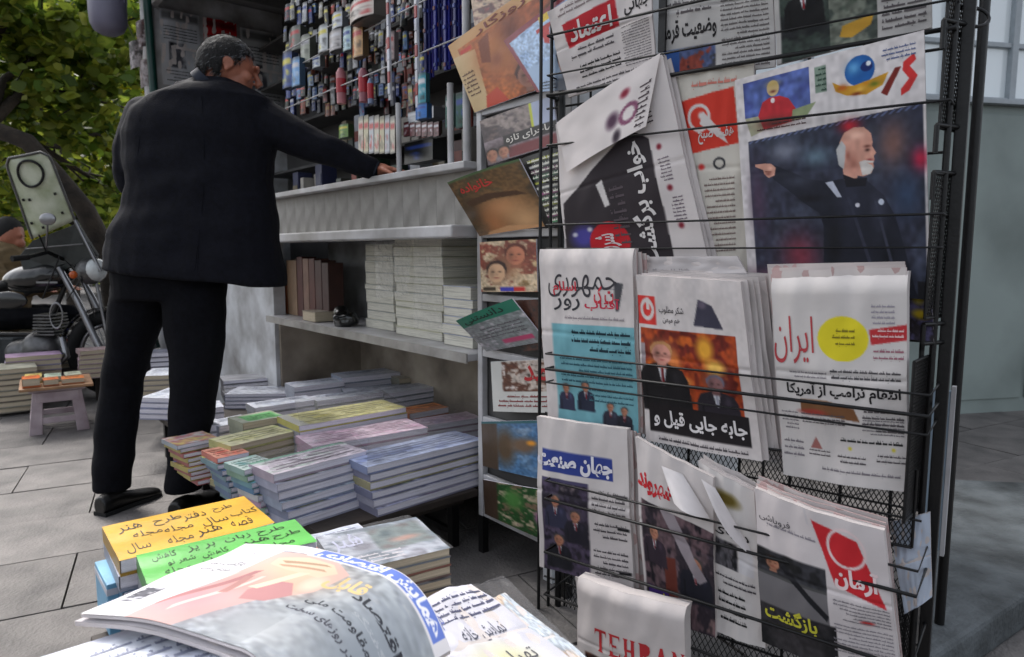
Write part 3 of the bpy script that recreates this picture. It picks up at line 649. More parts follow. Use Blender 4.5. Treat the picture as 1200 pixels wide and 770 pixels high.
# ================================================================== MAGAZINE DISPLAY PANEL (white ladder frame)
lad = thing('display_panel', 'white ladder-like magazine display frame between kiosk counter and wire rack', 'display frame', L0)
def lz(y): return onL(562, y, 0).z
zb, ztp = lz(601), 2.75
pl = onL(565, 295, 0); pr = onL(668, 290, 0)
for p in (pl, pr):
    MB().axes(Vector((p.x, p.y, (zb+ztp)/2)), D1*.012, D2*.012, Vector((0, 0, (ztp-zb)/2))).build('upright', M['white_metal'], lad, .003)
mid = (pl+pr)/2; hw = (pl-pr).length/2-.013
for y in (133, 275, 348, 412, 489, 556):
    MB().axes(Vector((mid.x, mid.y, lz(y))), D1*hw, D2*.011, Vector((0, 0, .0115))).build('rung', M['white_metal'], lad, .003)
MB().axes(Vector((mid.x, mid.y, zb+.04))-D2*.001, D1*hw, D2*.008, Vector((0, 0, .04))).build('bottom_board', M['white_metal'], lad, .003)
MB().axes(Vector((mid.x, mid.y, (zb+ztp)/2))+D2*.02, D1*(hw+.02), D2*.004, Vector((0, 0, (ztp-zb)/2-.01))).build('backing', M['kiosk_dark'], lad)
for s in (pl, pr): MB().axes(Vector((s.x, s.y, zb/2)), D1*.012, D2*.012, Vector((0, 0, zb/2))).build('leg', M['black'], lad)

def page_from_px(px, plane, offs, **k):
    fn = onL if plane == 'L' else onR; n = NL if plane == 'L' else NR
    if not isinstance(offs, (list, tuple)): offs = [offs]*4
    c = [fn(x, y, o) for (x, y), o in zip(px, offs)]
    return quadmap(c, n, **k), c
def mag(px, offs, ops, label, plane='L', name='magazine', cat='magazine', m='gloss', group=None, bulge=.004, back='edge', thick=.005, res=1.5, asp=.75, **k):
    f, c = page_from_px(px, plane, offs, bulge=bulge, **k)
    d = lambda a, b: math.hypot(a[0]-b[0], a[1]-b[1])
    nu = int(max(d(px[0], px[1]), d(px[3], px[2]))/res)+3; nv = int(max(d(px[0], px[3]), d(px[1], px[2]))/res)+3
    return sheet_thing(name, label, cat, f, nu, nv, ops, m, group, asp, thick, back, nb=24 if plane == 'R' and len(ops) > 3 else 9)
SK = (.72, .5, .4)
def face(u, v, s, a=1.3, hair=(.12, .1, .1), sk=SK, beard=None):
    h = .5*s*a
    o = [('s', u+.02*s, v-.2*h, .50*s, h*.9, hair), ('p', [(u-.42*s, v+.1*h), (u-.46*s, v-.4*h), (u-.25*s, v-.85*h), (u+.1*s, v-.98*h), (u+.38*s, v-.7*h), (u+.46*s, v-.2*h), (u+.40*s, v+.2*h), (u, v)], hair), ('p', [(u-.16*s, v+.5*h), (u+.16*s, v+.5*h), (u+.22*s, v+1.15*h), (u-.22*s, v+1.15*h)], tuple(x*.8 for x in sk)), ('e', u, v+.1*h, .38*s, h*.80, sk), ('s', u-.2*s, v+.1*h, .16*s, h*.6, tuple(x*.75 for x in sk)), ('s', u-.15*s, v, .08*s, .07*h, (.2, .12, .1)), ('s', u+.15*s, v, .08*s, .07*h, (.2, .12, .1)), ('s', u+.02*s, v+.22*h, .06*s, .1*h, tuple(x*.8 for x in sk)), ('s', u, v+.52*h, .14*s, .06*h, (.5, .2, .18))]
    if beard: o.insert(2, ('s', u, v+.6*h, .3*s, .3*h, beard))
    return o
def suit(u, v, s, a=1.3, col=(.12, .12, .15), tie=(.5, .12, .14), hair=(.3, .28, .28), sk=SK, beard=None):
    h = s*a; dk = tuple(x*.6 for x in col); lt = tuple(min(1, x*1.5) for x in col)
    return [('p', [(u-.16*s, v+.30*h), (u-.62*s, v+.48*h), (u-.78*s, v+.8*h), (u-.85*s, v+1.9*h), (u+.85*s, v+1.9*h), (u+.78*s, v+.8*h), (u+.62*s, v+.48*h), (u+.16*s, v+.30*h)], col), ('p', [(u-.62*s, v+.9*h), (u-.55*s, v+.9*h), (u-.5*s, v+1.9*h), (u-.6*s, v+1.9*h)], dk), ('s', u+.4*s, v+.7*h, .15*s, .3*h, lt),
            ('p', [(u-.16*s, v+.34*h), (u+.16*s, v+.34*h), (u+.03*s, v+1.0*h), (u-.03*s, v+1.0*h)], (.8, .8, .82)), ('p', [(u-.04*s, v+.4*h), (u+.04*s, v+.4*h), (u+.05*s, v+.95*h), (u-.03*s, v+.98*h)], tie)]+face(u, v, s*.8, a, hair, sk, beard)
mag([(525, 54), (640, -28), (668, 92), (556, 132)], [.05, .05, .03, .02], [('bg', (.80, .63, .42)), ('photo', .08, .13, 1, 1, [(.35, .18, .1), (.6, .3, .15), (.72, .4, .2), (.45, .2, .14)], 3, 3), ('p', [(.0, .2), (.25, .25), (.2, 1), (0, 1)], (.82, .72, .55)),
   ('s', .45, .45, .25, .3, (.66, .36, .18))]+[('s', .5, .4, .3, .32, (.74, .47, .27)), ('s', .62, .3, .12, .2, (.45, .2, .12)), ('s', .42, .5, .08, .1, (.58, .32, .2)), ('p', [(.3, .2), (.42, .16), (.36, .5), (.27, .45)], (.5, .24, .13))]+face(.66, .80, .26, 1.2, (.25, .12, .12), (.66, .45, .38))+[('p', [(.2, .85), (.34, .8), (.42, 1), (.16, 1)], (.75, .28, .2)), ('t', 'روزگار', .3, .02, .8, .13, (.45, .15, .1)), ('r', .1, .17, .22, .22, (.75, .2, .15)), ('l', .02, .45, .16, .8, 6, (.4, .3, .25), 2)], 'orange brown magazine tilted at the top left of the ladder frame')
mag([(590, 48), (668, -10), (672, 105), (629, 108)], .065, [('bg', (.62, .72, .84)), ('p', [(0, 0), (1, 0), (1, .05), (.06, .1), (.1, 1), (0, 1)], (.5, .15, .2)), ('photo', .1, .1, 1, .6, [(.5, .62, .78), (.66, .76, .88)], 4, 3), ('r', .55, .05, .7, .14, (.85, .72, .15)), ('r', .48, .18, .75, .23, (.7, .2, .2)),
   ('p', [(.55, .2), (.68, .22), (.64, .42), (.56, .38)], (.75, .2, .2)), ('p', [(.75, .2), (.95, .18), (.98, .42), (.8, .44)], (.2, .4, .7))]+face(.84, .66, .28)+[('b', .8, .95, .4, .2, (.3, .32, .36)), ('l', .2, .85, .6, .98, 3, (.15, .15, .2), 4)], 'light blue magazine with small portrait beside the orange magazine')
mag([(548, -30), (652, -60), (655, -2), (556, 30)], .03, [('photo', 0, 0, 1, 1, [(.5, .12, .12), (.3, .1, .1), (.7, .6, .5), (.2, .2, .25)], 8, 6)], 'dark red magazine at the very top of the ladder frame')
mag([(562, 142), (648, 112), (655, 168), (572, 194)], .03, [('photo', 0, 0, 1, .5, [(.35, .3, .3), (.55, .5, .48), (.3, .26, .27), (.45, .38, .36)], 9, 5), ('r', .7, 0, .73, .5, (.75, .78, .2)), ('r', .73, 0, 1, .5, (.66, .7, .8)), ('photo', 0, .5, 1, 1, [(.55, .5, .52), (.4, .34, .36)], 10, 5), ('r', .3, .5, 1, .72, (.14, .12, .12)), ('t', 'ماجرای تازه', .34, .52, .96, .7, (.85, .83, .8)), ('r', .35, .76, .98, .98, (.45, .15, .17))]+face(.1, .8, .22)+face(.28, .8, .2), 'grey brown magazine with three faces and black title band on the second rung')
mag([(600, 190), (662, 170), (668, 262), (640, 268)], .03, [('bg', (.09, .09, .09))]+[('r', .3, .08+i*.075, .9, .11+i*.075, [(.7, .72, .2), (.75, .75, .75), (.6, .3, .5), (.3, .6, .4)][i % 4]) for i in range(12)]+[('l', .3, .05, .95, .95, 12, (.85, .85, .8), 6)], 'black magazine with rows of coloured small print behind the brown one', bulge=.008)
mag([(524, 214), (608, 186), (648, 264), (562, 277)], [.10, .06, .02, .02], [('photo', 0, 0, 1, 1, [(.25, .2, .13), (.4, .3, .18), (.3, .27, .18)], 12, 3), ('s', .2, .6, .2, .3, (.2, .16, .1))]+[('s', .55, .62, .36, .25, (.78, .56, .38)), ('s', .75, .85, .3, .25, (.80, .62, .44)), ('s', .35, .85, .2, .3, (.70, .46, .28)), ('p', [(.1, .4), (.45, .36), (.8, .42), (.9, .5), (.5, .46), (.15, .5)], (.3, .2, .12))]+[('p', [(.2, .95), (.5, .9), (.85, .95), (.9, 1), (.15, 1)], (.8, .6, .42)), ('t', 'خانواده', .12, .12, .6, .3, (.78, .22, .2)), ('r', 0, 0, 1, .04, (.3, .4, .25))], 'brown magazine with red title jutting out from the ladder frame', bulge=.012)
mag([(562, 284), (628, 280), (630, 342), (564, 342)], .03, [('photo', 0, 0, 1, 1, [(.75, .66, .5), (.5, .25, .2), (.8, .72, .6), (.55, .45, .3)], 14, 5), ('s', .5, .5, .3, .3, (.7, .5, .36))]+face(.66, .28, .4, 1.1, (.35, .15, .1), (.76, .48, .36))+face(.32, .6, .42, 1.1, (.2, .12, .1), (.82, .66, .52))+[ ('r', .05, .9, .3, .97, (.2, .15, .1)), ('r', .38, .9, .62, .98, (.2, .2, .65)), ('r', .62, .9, .8, .98, (.75, .15, .15))], 'magazine with warm toned faces on the third rung of the ladder')
mag([(600, 352), (648, 350), (650, 408), (612, 412)], .02, [('photo', 0, 0, 1, 1, [(.1, .09, .09), (.28, .16, .12), (.14, .12, .12)], 16, 4)], 'nearly black magazine behind the one with a green band')
mag([(534, 376), (600, 350), (640, 400), (570, 412)], [.09, .05, .02, .03], [('bg', (.6, .6, .6)), ('photo', 0, .25, 1, 1, [(.62, .6, .62), (.48, .5, .5), (.7, .68, .7)], 17, 6), ('r', 0, 0, 1, .27, (.1, .42, .33)), ('t', 'دانستنی', .1, .04, .8, .24, (.05, .14, .12)), ('r', .45, .78, .9, .88, (.7, .25, .4)), ('l', .1, .4, .9, .7, 4, (.35, .33, .35), 3)], 'grey magazine with a green title band sticking out of the frame', bulge=.012)
mag([(575, 424), (650, 420), (654, 484), (578, 482)], .03, [('bg', (.8, .8, .78)), ('photo', .2, .02, 1, .6, [(.2, .15, .12), (.75, .7, .66), (.35, .2, .14), (.85, .82, .8)], 19, 6), ('t', 'مد', .55, .1, .9, .4, (.7, .12, .15)), ('l', .1, .65, .9, .92, 3, (.5, .2, .2), 3)], 'white magazine with brown figures low on the ladder frame')
mag([(564, 494), (650, 492), (654, 566), (566, 546)], .03, [('photo', 0, 0, 1, 1, [(.42, .55, .68), (.3, .45, .6), (.5, .6, .7)], 21, 3), ('r', 0, 0, .25, 1, (.3, .24, .18)), ('b', .35, .5, .2, .5, (.35, .28, .2)), ('b', .6, .45, .25, .2, (.45, .36, .28)), ('b', .7, .4, .08, .06, (.9, .6, .2)), ('r', .0, 0, 1, .06, (.2, .38, .4))], 'blue wildlife magazine with a brown animal on the lower ladder frame')
mag([(566, 562), (650, 576), (654, 640), (568, 602)], .03, [('photo', 0, 0, 1, 1, [(.2, .16, .13), (.45, .38, .3), (.15, .3, .15), (.65, .6, .5), (.4, .3, .35)], 24, 6), ('r', 0, 0, .22, 1, (.26, .2, .16)), ('b', .45, .35, .18, .3, (.3, .5, .25)), ('b', .8, .6, .1, .2, (.6, .4, .55))], 'brown and green magazine on the bottom rung of the ladder')

# ================================================================== WIRE RACK
rack = thing('wire_rack', 'tall black wire newspaper rack filled with folded papers', 'rack', R0)
def zR(x, y, off): return onR(x, y, off).z
def wire(y_right, off, r=.0032, x0=640, x1=1102, name='wire', xr=1085, par=None, ret=True):
    a = onR(x1, 295, off); b = onR(x0, 295, off); z = zR(xr, y_right, off)
    P = [Vector((b.x, b.y, z)), Vector((a.x, a.y, z))]
    if ret: P = [P[0]-NR*(off+.01)]+P+[P[1]-NR*(off+.01)]
    MB().tube(P, r*.78, 6).build(name, M['black'], par or rack)
postR = onR(1116, 295, .0); postR2 = onR(1101, 295, .03)
MB().axes(Vector((postR.x, postR.y, 1.2)), D3*.0105, NR*.0105, Vector((0, 0, 1.2))).build('post', M['black'], rack, .002)
MB().tube([(postR2.x, postR2.y, 0), (postR2.x, postR2.y, 2.4)], .006, 8).build('post', M['black'], rack)
pp = postR-NR*.34; MB().tube([(pp.x, pp.y, 0), (pp.x, pp.y, 2.4)], .011, 8).build('post', M['black'], rack)
for xx, of, r in ((657, .0, .009), (645, .02, .0045), (633, .05, .0045)):
    p = onR(xx, 295, of); MB().tube([(p.x, p.y, .0), (p.x, p.y, 2.4)], r, 8).build('post', M['black'], rack)
pp = onR(657, 295, 0)-NR*.34; MB().tube([(pp.x, pp.y, 0), (pp.x, pp.y, 2.4)], .009, 8).build('post', M['black'], rack)
# front wires of the tiers (heights measured at the right hand end) : y, offset, radius
for y, of, r in ((-60, .05, .004), (5, .055, .003), (38, .045, .006), (120, .075, .0035), (251, .085, .0035), (290, .075, .0028), (305, .02, .006),
                 (463, .15, .0032), (488, .155, .0048), (510, .15, .003), (618, .05, .005),
                 (672, .19, .0032), (702, .195, .0045), (790, .2, .0045), (860, .2, .004)):
    wire(y, of, r)
# back plane cross wires and lower shelf wires
for y in (60, 180, 400, 560, 640, 740, 830): wire(y, -.02, .004, ret=False)
for y, of in ((800, .08), (812, .14), (600, .02), (612, .09)): wire(y, of, .003, ret=False)
for xx in range(690, 1090, 62):
    p = onR(xx, 295, -.024); MB().tube([(p.x, p.y, .05), (p.x, p.y, 2.4)], .0035, 6).build('upright_wire', M['black'], rack)
for k in range(5):                       # little hooks at the right end
    z = zR(1100, (35, 152, 205, 378, 400)[k], .0); p = onR(1088, 295, .06); q = onR(1116, 295, 0)
    MB().tube([(p.x, p.y, z), (q.x, q.y, z)], .0045, 6).build('bracket', M['black'], rack)
    MB().tube([(p.x, p.y, z), (p.x, p.y, z-.05)], .0045, 6).build('bracket', M['black'], rack)
def mesh_panel(c, name='mesh_panel', step=.009, w_=.0016):
    c = [Vector(x) for x in c]; ax = c[1]-c[0]; ay = c[3]-c[0]; W = ax.length; H = ay.length; ex = ax/W; ey = ay/H; n = ex.cross(ey); b = MB()
    for sgn in (1, -1):
        k = -H
        while k < W+H:
            # line x = k + sgn*y*.6
            s_ = .55*sgn; ys = sorted([0, H, (0-k)/s_, (W-k)/s_]); y0 = max(ys[1], 0); y1 = min(ys[2], H)
            if y1 > y0 and -1e-6 <= k+s_*(y0+y1)/2 <= W:
                a_ = c[0]+ex*(k+s_*y0)+ey*y0; b_ = c[0]+ex*(k+s_*y1)+ey*y1; d = (b_-a_).normalized(); q = d.cross(n)
                b.axes((a_+b_)/2, (b_-a_)/2, q*w_/2, n*w_/2)
            k += step
    for i in range(4): b.tube([c[i], c[(i+1) % 4]], .003, 5)
    o = b.build(name, M['black'], rack); o['kind'] = 'stuff'; return o
def rp(x, y, of, zx=None): return onR(x, y, of)
def vrect(x0, x1, ya, yb, of0, of1, xr=1100):
    a = onR(x0, 295, of0); b = onR(x1, 295, of1); z0 = zR(xr, ya, .03); z1 = zR(xr, yb, .03)
    return [Vector((a.x, a.y, z0)), Vector((b.x, b.y, z0)), Vector((b.x, b.y, z1)), Vector((a.x, a.y, z1))]
mesh_panel(vrect(1091, 1113, -60, 152, .05, -.02), step=.0075)
mesh_panel(vrect(1089, 1112, 205, 372, .07, -.01), step=.0075)
mesh_panel(vrect(1080, 1096, 418, 600, .13, .03), step=.0075)
mesh_panel(vrect(905, 1092, 548, 640, .10, .07), step=.009)
mesh_panel(vrect(660, 905, 560, 640, .02, .02), step=.012)
mesh_panel(vrect(1050, 1098, 700, 900, .15, .0), step=.009)
mesh_panel(vrect(665, 1090, 660, 900, -.01, -.01), step=.014)
# curled wire at top of right post
p = onR(1128, 20, 0); MB().tube([Vector((p.x, p.y, p.z))+Vector((.028*math.cos(a)+.02, .01*math.sin(a), .02*math.sin(a))) for a in [i*.35-2.6 for i in range(14)]], .0035, 6).build('hook', M['black'], rack)

def paper(px, offs, ops, label, group=None, bulge=.006, thick=.006, back='sheet', copies=0, dx=(4, -3), doff=-.006, ccol='sheet', clabel='', res=1.45, asp=.75, wav=.007, seed=1, **k):
    t_ = mag(px, offs, ops, label, 'R', 'newspaper', 'newspaper', 'print', group, bulge, back, thick, res, asp, wav=wav, seed=seed, **k)
    ol = offs if isinstance(offs, (list, tuple)) else [offs]*4
    for i in range(copies):
        jx = random.uniform(-1, 1); s = i+1
        px2 = [(x+dx[0]*s+(jx if j in (1, 2) else 0), y+dx[1]*s*(1 if j < 2 else .3)+random.uniform(-.8, .8)) for j, (x, y) in enumerate(px)]
        mag(px2, [o+doff*s-.002 for o in ol], [('bg', (.80, .77, .76)), ('n', .06, 9)], clabel % ORD2[i], 'R', 'newspaper', 'newspaper', 'print', (group or clabel.split(',')[0].replace('%s', '').strip()), bulge, ccol, .004, 14, asp, wav=wav*1.5, seed=seed+i*3)
    return t_
ORD2 = ['first', 'second', 'third', 'fourth', 'fifth', 'sixth']
# ---- top row
paper([(641, 14), (762, -50), (768, 84), (666, 114)], .03, [('bg', W_), ('p', [(.12, .22), (.66, .2), (.68, .48), (.15, .5)], (.70, .12, .16)), ('t', 'اعتماد', .18, .24, .62, .46, W_, 0, .03), ('t', 'جهانی', .74, .25, .98, .42, K_, 0, .02), ('l', .15, .52, .62, .64, 2, GR, 3), ('l', .7, .5, .97, .88, 16, (.45, .43, .44), 24), ('l', .2, .7, .66, .86, 3, (.15, .14, .15), 4), ('l', .1, .03, .95, .14, 2, (.55, .5, .5), 4), ('l', .1, .9, .9, 1, 2, GR, 5)], 'white newspaper with a crimson title block at the top left of the rack')
paper([(773, -60), (905, -84), (908, 78), (778, 98)], .02, [('bg', (.72, .71, .70)), ('r', .02, .3, .5, .36, (.62, .28, .3)), ('t', 'وضعیت قرمز', .0, .55, .52, .72, K_, 0, .025), ('l', .05, .4, .48, .53, 2, GR, 5), ('photo', 0, .76, .5, 1, [(.15, .14, .2), (.55, .25, .2), (.3, .35, .5), (.2, .2, .22)], 31, 6), ('r', 0, .76, .16, .97, (.18, .33, .58)), ('l', .56, .2, .96, .98, 22, (.4, .38, .38), 6), ('b', .8, .4, .1, .06, (.15, .15, .17))], 'newspaper with bold black headline over a small blue and red picture, top middle')
paper([(905, -80), (1090, -110), (1092, 32), (910, 76)], .022, [('bg', (.70, .69, .68)), ('photo', .04, 0, .38, 1, [(.1, .12, .12), (.2, .24, .22), (.12, .13, .14)], 33, 4), ]+suit(.21, .48, .17, .9, (.06, .06, .07), (.5, .12, .15))+[ ('photo', .38, 0, .68, .98, [(.3, .34, .3), (.42, .44, .4), (.25, .28, .26), (.45, .4, .3)], 35, 4), ('p', [(.46, .82), (.55, .8), (.66, .78), (.64, .86), (.52, .93), (.44, .9)], (.72, .55, .18)), ('p', [(.5, .3), (.58, .28), (.62, .6), (.48, .62)], (.2, .25, .2)), ('l', .71, .5, .97, .95, 8, GR, 8)], 'newspaper with a man in a dark suit and a grey green picture, top right')
# black upright bar between top papers
a = onR(770, 295, .03); z0 = zR(770, 62, .03); MB().axes(Vector((a.x, a.y, (z0+2.3)/2)), D3*.0085, NR*.004, Vector((0, 0, (2.3-z0)/2))).build('upright_bar', M['black'], rack)
# red crest paper
paper([(789, 88), (884, 74), (876, 318), (818, 322)], .035, [('bg', (.79, .77, .73)), ('p', [(.05, .14), (.76, .10), (.82, .37), (.16, .40)], (.80, .22, .16)), ('ring', .3, .23, .16, .07, W_, .76), ('b', .33, .22, .06, .025, W_), ('p', [(.36, .2), (.62, .32), (.68, .37), (.3, .26)], W_), ('t', 'هفت صبح', .26, .28, .76, .36, W_, 0, .02), ('b', .28, .47, .07, .02, (.8, .2, .2)), ('ring', .55, .46, .09, .03, (.2, .2, .22), .65), ('l', .3, .52, .78, .9, 14, (.5, .44, .42), 3), ('l', .1, .04, .8, .09, 1, (.8, .5, .45), 3)], 'newspaper with orange red crescent title block behind the sports paper')
# sports paper
DK = (.125, .135, .18); FL = (.80, .59, .52)
fig = [('p', [(.17, .435), (.215, .44), (.30, .475), (.40, .515), (.50, .53), (.57, .525), (.63, .515), (.71, .54), (.79, .60), (.84, .68), (.88, .80), (.93, .97), (.95, 1.0), (.44, 1.0), (.46, .88), (.47, .72), (.45, .665), (.36, .615), (.27, .55), (.20, .505)], DK),
       ('s', .35, .52, .1, .03, (.22, .235, .29)), ('s', .62, .62, .07, .12, (.18, .19, .25)), ('s', .76, .66, .05, .1, (.22, .23, .29)), ('s', .52, .80, .05, .12, (.08, .085, .11)), ('s', .40, .60, .08, .02, (.07, .07, .10)), ('s', .80, .86, .04, .12, (.08, .09, .12)),
       ('p', [(.49, .535), (.53, .53), (.575, .60), (.55, .60)], (.72, .74, .80)), ('p', [(.60, .60), (.615, .60), (.74, .93), (.72, .93)], (.2, .21, .27)), ('p', [(.74, .62), (.75, .62), (.86, .98), (.84, .98)], (.23, .24, .3)), ('e', .655, .635, .012, .009, (.8, .8, .84)), ('e', .775, .625, .014, .012, (.75, .78, .84)),
       ('p', [(.095, .425), (.15, .425), (.19, .43), (.215, .45), (.205, .485), (.17, .495), (.145, .475), (.14, .455), (.095, .437)], FL), ('s', .17, .475, .02, .01, (.55, .34, .3)), ('s', .185, .45, .02, .01, (.9, .7, .62)), ('p', [(.15, .46), (.19, .465), (.185, .47), (.15, .466)], (.55, .35, .3)),
       ('s', .63, .31, .06, .03, (.75, .16, .22)),
       ('p', [(.575, .37), (.60, .335), (.65, .318), (.70, .322), (.735, .35), (.742, .385), (.738, .40), (.758, .43), (.745, .44), (.748, .455), (.742, .47), (.744, .485), (.73, .51), (.69, .52), (.66, .515), (.655, .54), (.59, .53), (.585, .47), (.565, .43)], FL),
       ('p', [(.555, .40), (.585, .365), (.605, .39), (.60, .44), (.59, .485), (.565, .465)], (.72, .72, .72)), ('s', .615, .43, .014, .022, (.62, .38, .33)), ('s', .66, .35, .05, .02, (.90, .72, .64)), ('s', .715, .40, .022, .007, (.42, .25, .22)), ('s', .715, .415, .014, .007, (.25, .15, .14)),
       ('s', .725, .455, .018, .006, (.55, .25, .25)), ('p', [(.67, .46), (.70, .455), (.745, .462), (.74, .468), (.71, .466), (.735, .478), (.742, .49), (.725, .512), (.685, .515)], (.80, .78, .76)), ('s', .64, .46, .03, .04, (.66, .44, .38)), ('s', .735, .43, .01, .012, (.86, .64, .56)),
       ('p', [(.585, .505), (.64, .525), (.71, .525), (.70, .56), (.60, .56)], (.09, .09, .12))]
WP = (.83, .81, .81)
top = [('photo', .05, .03, .43, .20, [(.25, .30, .52), (.33, .40, .64), (.28, .33, .58)], 6, 3), ('e', .225, .085, .035, .036, (.80, .70, .50)), ('s', .225, .065, .04, .015, (.78, .68, .42)), ('s', .225, .10, .02, .008, (.45, .25, .2)), ('p', [(.13, .20), (.16, .14), (.20, .125), (.26, .125), (.31, .145), (.35, .2), (.33, .25), (.14, .27)], (.72, .18, .21)), ('e', .22, .14, .012, .012, (.9, .85, .85)),
       ('p', [(.05, .20), (.13, .20), (.16, .27), (.08, .29)], (.66, .66, .56)), ('p', [(.33, .20), (.46, .185), (.40, .245), (.32, .25)], (.55, .6, .45)), ('s', .22, .24, .1, .03, (.42, .2, .18)), ('l', .1, .235, .4, .275, 2, (.3, .2, .2), 8),
       ('r', .46, .04, .52, .15, (.50, .58, .52)), ('l', .46, .04, .52, .15, 5, (.2, .3, .25), 8),
       ('e', .69, .095, .075, .06, (.12, .35, .62)), ('s', .66, .08, .04, .03, (.35, .6, .8)), ('e', .725, .085, .03, .02, (.08, .16, .4)), ('e', .735, .075, .012, .01, (.9, .92, .95)), ('p', [(.55, .12), (.60, .145), (.66, .15), (.74, .14), (.83, .125), (.80, .17), (.72, .195), (.62, .185), (.565, .16)], (.76, .56, .16)), ('s', .6, .15, .03, .015, (.7, .35, .1)), ('s', .69, .17, .03, .012, (.85, .68, .3)), ('s', .76, .16, .03, .012, (.42, .46, .12)), ('s', .67, .185, .03, .008, (.45, .2, .1)), ('s', .72, .15, .02, .008, (.75, .5, .12)),
       ('p', [(.90, .10), (.95, .075), (.96, .10), (.93, .12), (.965, .16), (.925, .21), (.885, .225), (.885, .20), (.925, .165), (.895, .13)], (.80, .2, .2)), ('p', [(.79, .20), (.86, .115), (.89, .115), (.82, .215)], (.45, .14, .12)), ('l', .80, .03, .96, .085, 3, (.35, .4, .55), 4)]
def edge_y(u): return .315-.048*u
paper([(861, 94), (1083, 35), (1090, 352), (877, 330)], [.05, .05, .055, .055], [('bg', WP), ('photo', .06, .2, .985, 1, [(.17, .19, .25), (.22, .24, .30), (.19, .20, .26), (.25, .27, .34)], 41, 3),
      ('s', .27, .38, .10, .05, (.46, .48, .54)), ('s', .45, .42, .09, .05, (.36, .44, .50)), ('s', .84, .40, .08, .1, (.46, .34, .32)), ('s', .97, .47, .05, .05, (.70, .14, .26)), ('s', .33, .86, .12, .12, (.50, .22, .28)), ('s', .2, .97, .2, .05, (.55, .36, .44)), ('s', .1, .6, .06, .2, (.28, .22, .3)), ('s', .9, .6, .08, .1, (.2, .26, .36)),
      ('p', [(0, .19), (1, .19), (1, .262), (.06, .312), (0, .312)], WP)] + top +
      [('p', [(.06+.038*i, edge_y(.06+.038*i)+.012), (.085+.038*i, edge_y(.06+.038*i)-.003), (.10+.038*i, edge_y(.06+.038*i)-.003), (.075+.038*i, edge_y(.06+.038*i)+.012)], (.36, .40, .54)) for i in range(24)] +
      fig+[('r', .94, .93, 1, 1, (.12, .12, .14)), ('n', .07, 45)], 'large sports newspaper with a pointing man in a dark tracksuit', res=.95, asp=.8, bulge=.004, wav=.002)
# small paper behind its foot
paper([(1040, 318), (1092, 322), (1094, 402), (1040, 392)], .04, [('bg', (.55, .53, .6)), ('photo', 0, .2, 1, 1, [(.15, .13, .15), (.3, .28, .4), (.18, .16, .18)], 44, 4), ('b', .7, .3, .2, .2, (.75, .68, .15)), ('b', .75, .6, .25, .1, (.7, .6, .1))], 'dark paper with a yellow emblem peeping out beside the folded circle paper')
# black folded newspaper, turned on its side
paper([(651, 146), (776, 62), (832, 318), (664, 318)], [.055, .055, .06, .06], [('bg', (.83, .80, .79)),
    ('p', [(.03, .545), (.3, .40), (.64, .26), (.78, .345), (.80, 1), (.0, 1)], (.20, .175, .19)), ('p', [(.03, .545), (.64, .26), (.68, .32), (.40, .44), (.05, .59)], (.20, .175, .19)),
    ('t', 'خواب برگشت', .57, .33, .74, .99, (.86, .84, .83), 90, .03), ('p', [(.33, .49), (.38, .47), (.42, .62), (.38, .63)], (.82, .8, .79)), ('l', .42, .52, .54, .9, 9, (.34, .3, .32), 5),
    ('b', .17, .78, .14, .1, (.3, .28, .6)), ('b', .1, .76, .03, .02, (.8, .8, .85)), ('b', .23, .74, .03, .02, (.8, .8, .85)), ('e', .37, .83, .155, .12, (.76, .13, .17)), ('t', 'شرق', .26, .78, .46, .9, (.85, .8, .8), 90, .02), ('b', .15, .92, .1, .06, (.14, .12, .14)),
    ('b', .71, .06, .035, .02, (.5, .12, .2)), ('b', .62, .14, .07, .045, (.3, .2, .28)), ('b', .62, .22, .05, .05, (.22, .18, .22)), ('ring', .71, .15, .05, .03, (.5, .3, .4), .7),
    ('l', .78, .08, .84, .28, 9, (.3, .26, .28), 7), ('b', .84, .4, .025, .02, (.5, .12, .18)), ('b', .86, .6, .025, .02, (.5, .12, .18)), ('b', .88, .78, .025, .02, (.5, .12, .18)), ('l', .82, .45, .90, .57, 7, (.45, .4, .44), 2), ('l', .85, .64, .93, .76, 7, (.45, .4, .44), 3), ('l', .3, .2, .45, .3, 6, (.6, .56, .6), 3)],
    'folded newspaper with white headline running up a black page', asp=1.0, thick=.014, bulge=.012, copies=2, dx=(5, 3), clabel='plain folded edge behind the black newspaper, %s sheet back')
f, c = page_from_px([(652, 144), (774, 62), (757, 148), (664, 202)], 'R', [.062, .062, .085, .08], bulge=.01)
o = printed('flap', f, 60, 40, [('bg', W_), ('b', .71, .3, .06, .09, (.5, .12, .2)), ('b', .60, .62, .09, .17, (.3, .2, .28)), ('b', .66, .9, .06, .14, (.22, .18, .22)), ('ring', .77, .64, .1, .16, (.5, .3, .4), .6), ('l', .86, .3, .96, .95, 8, (.3, .26, .28), 7), ('n', .05, 6)], M['print'], None, 1.6); tag(o, 'turned-over white flap with a dark flower emblem on the black newspaper', 'newspaper flap')
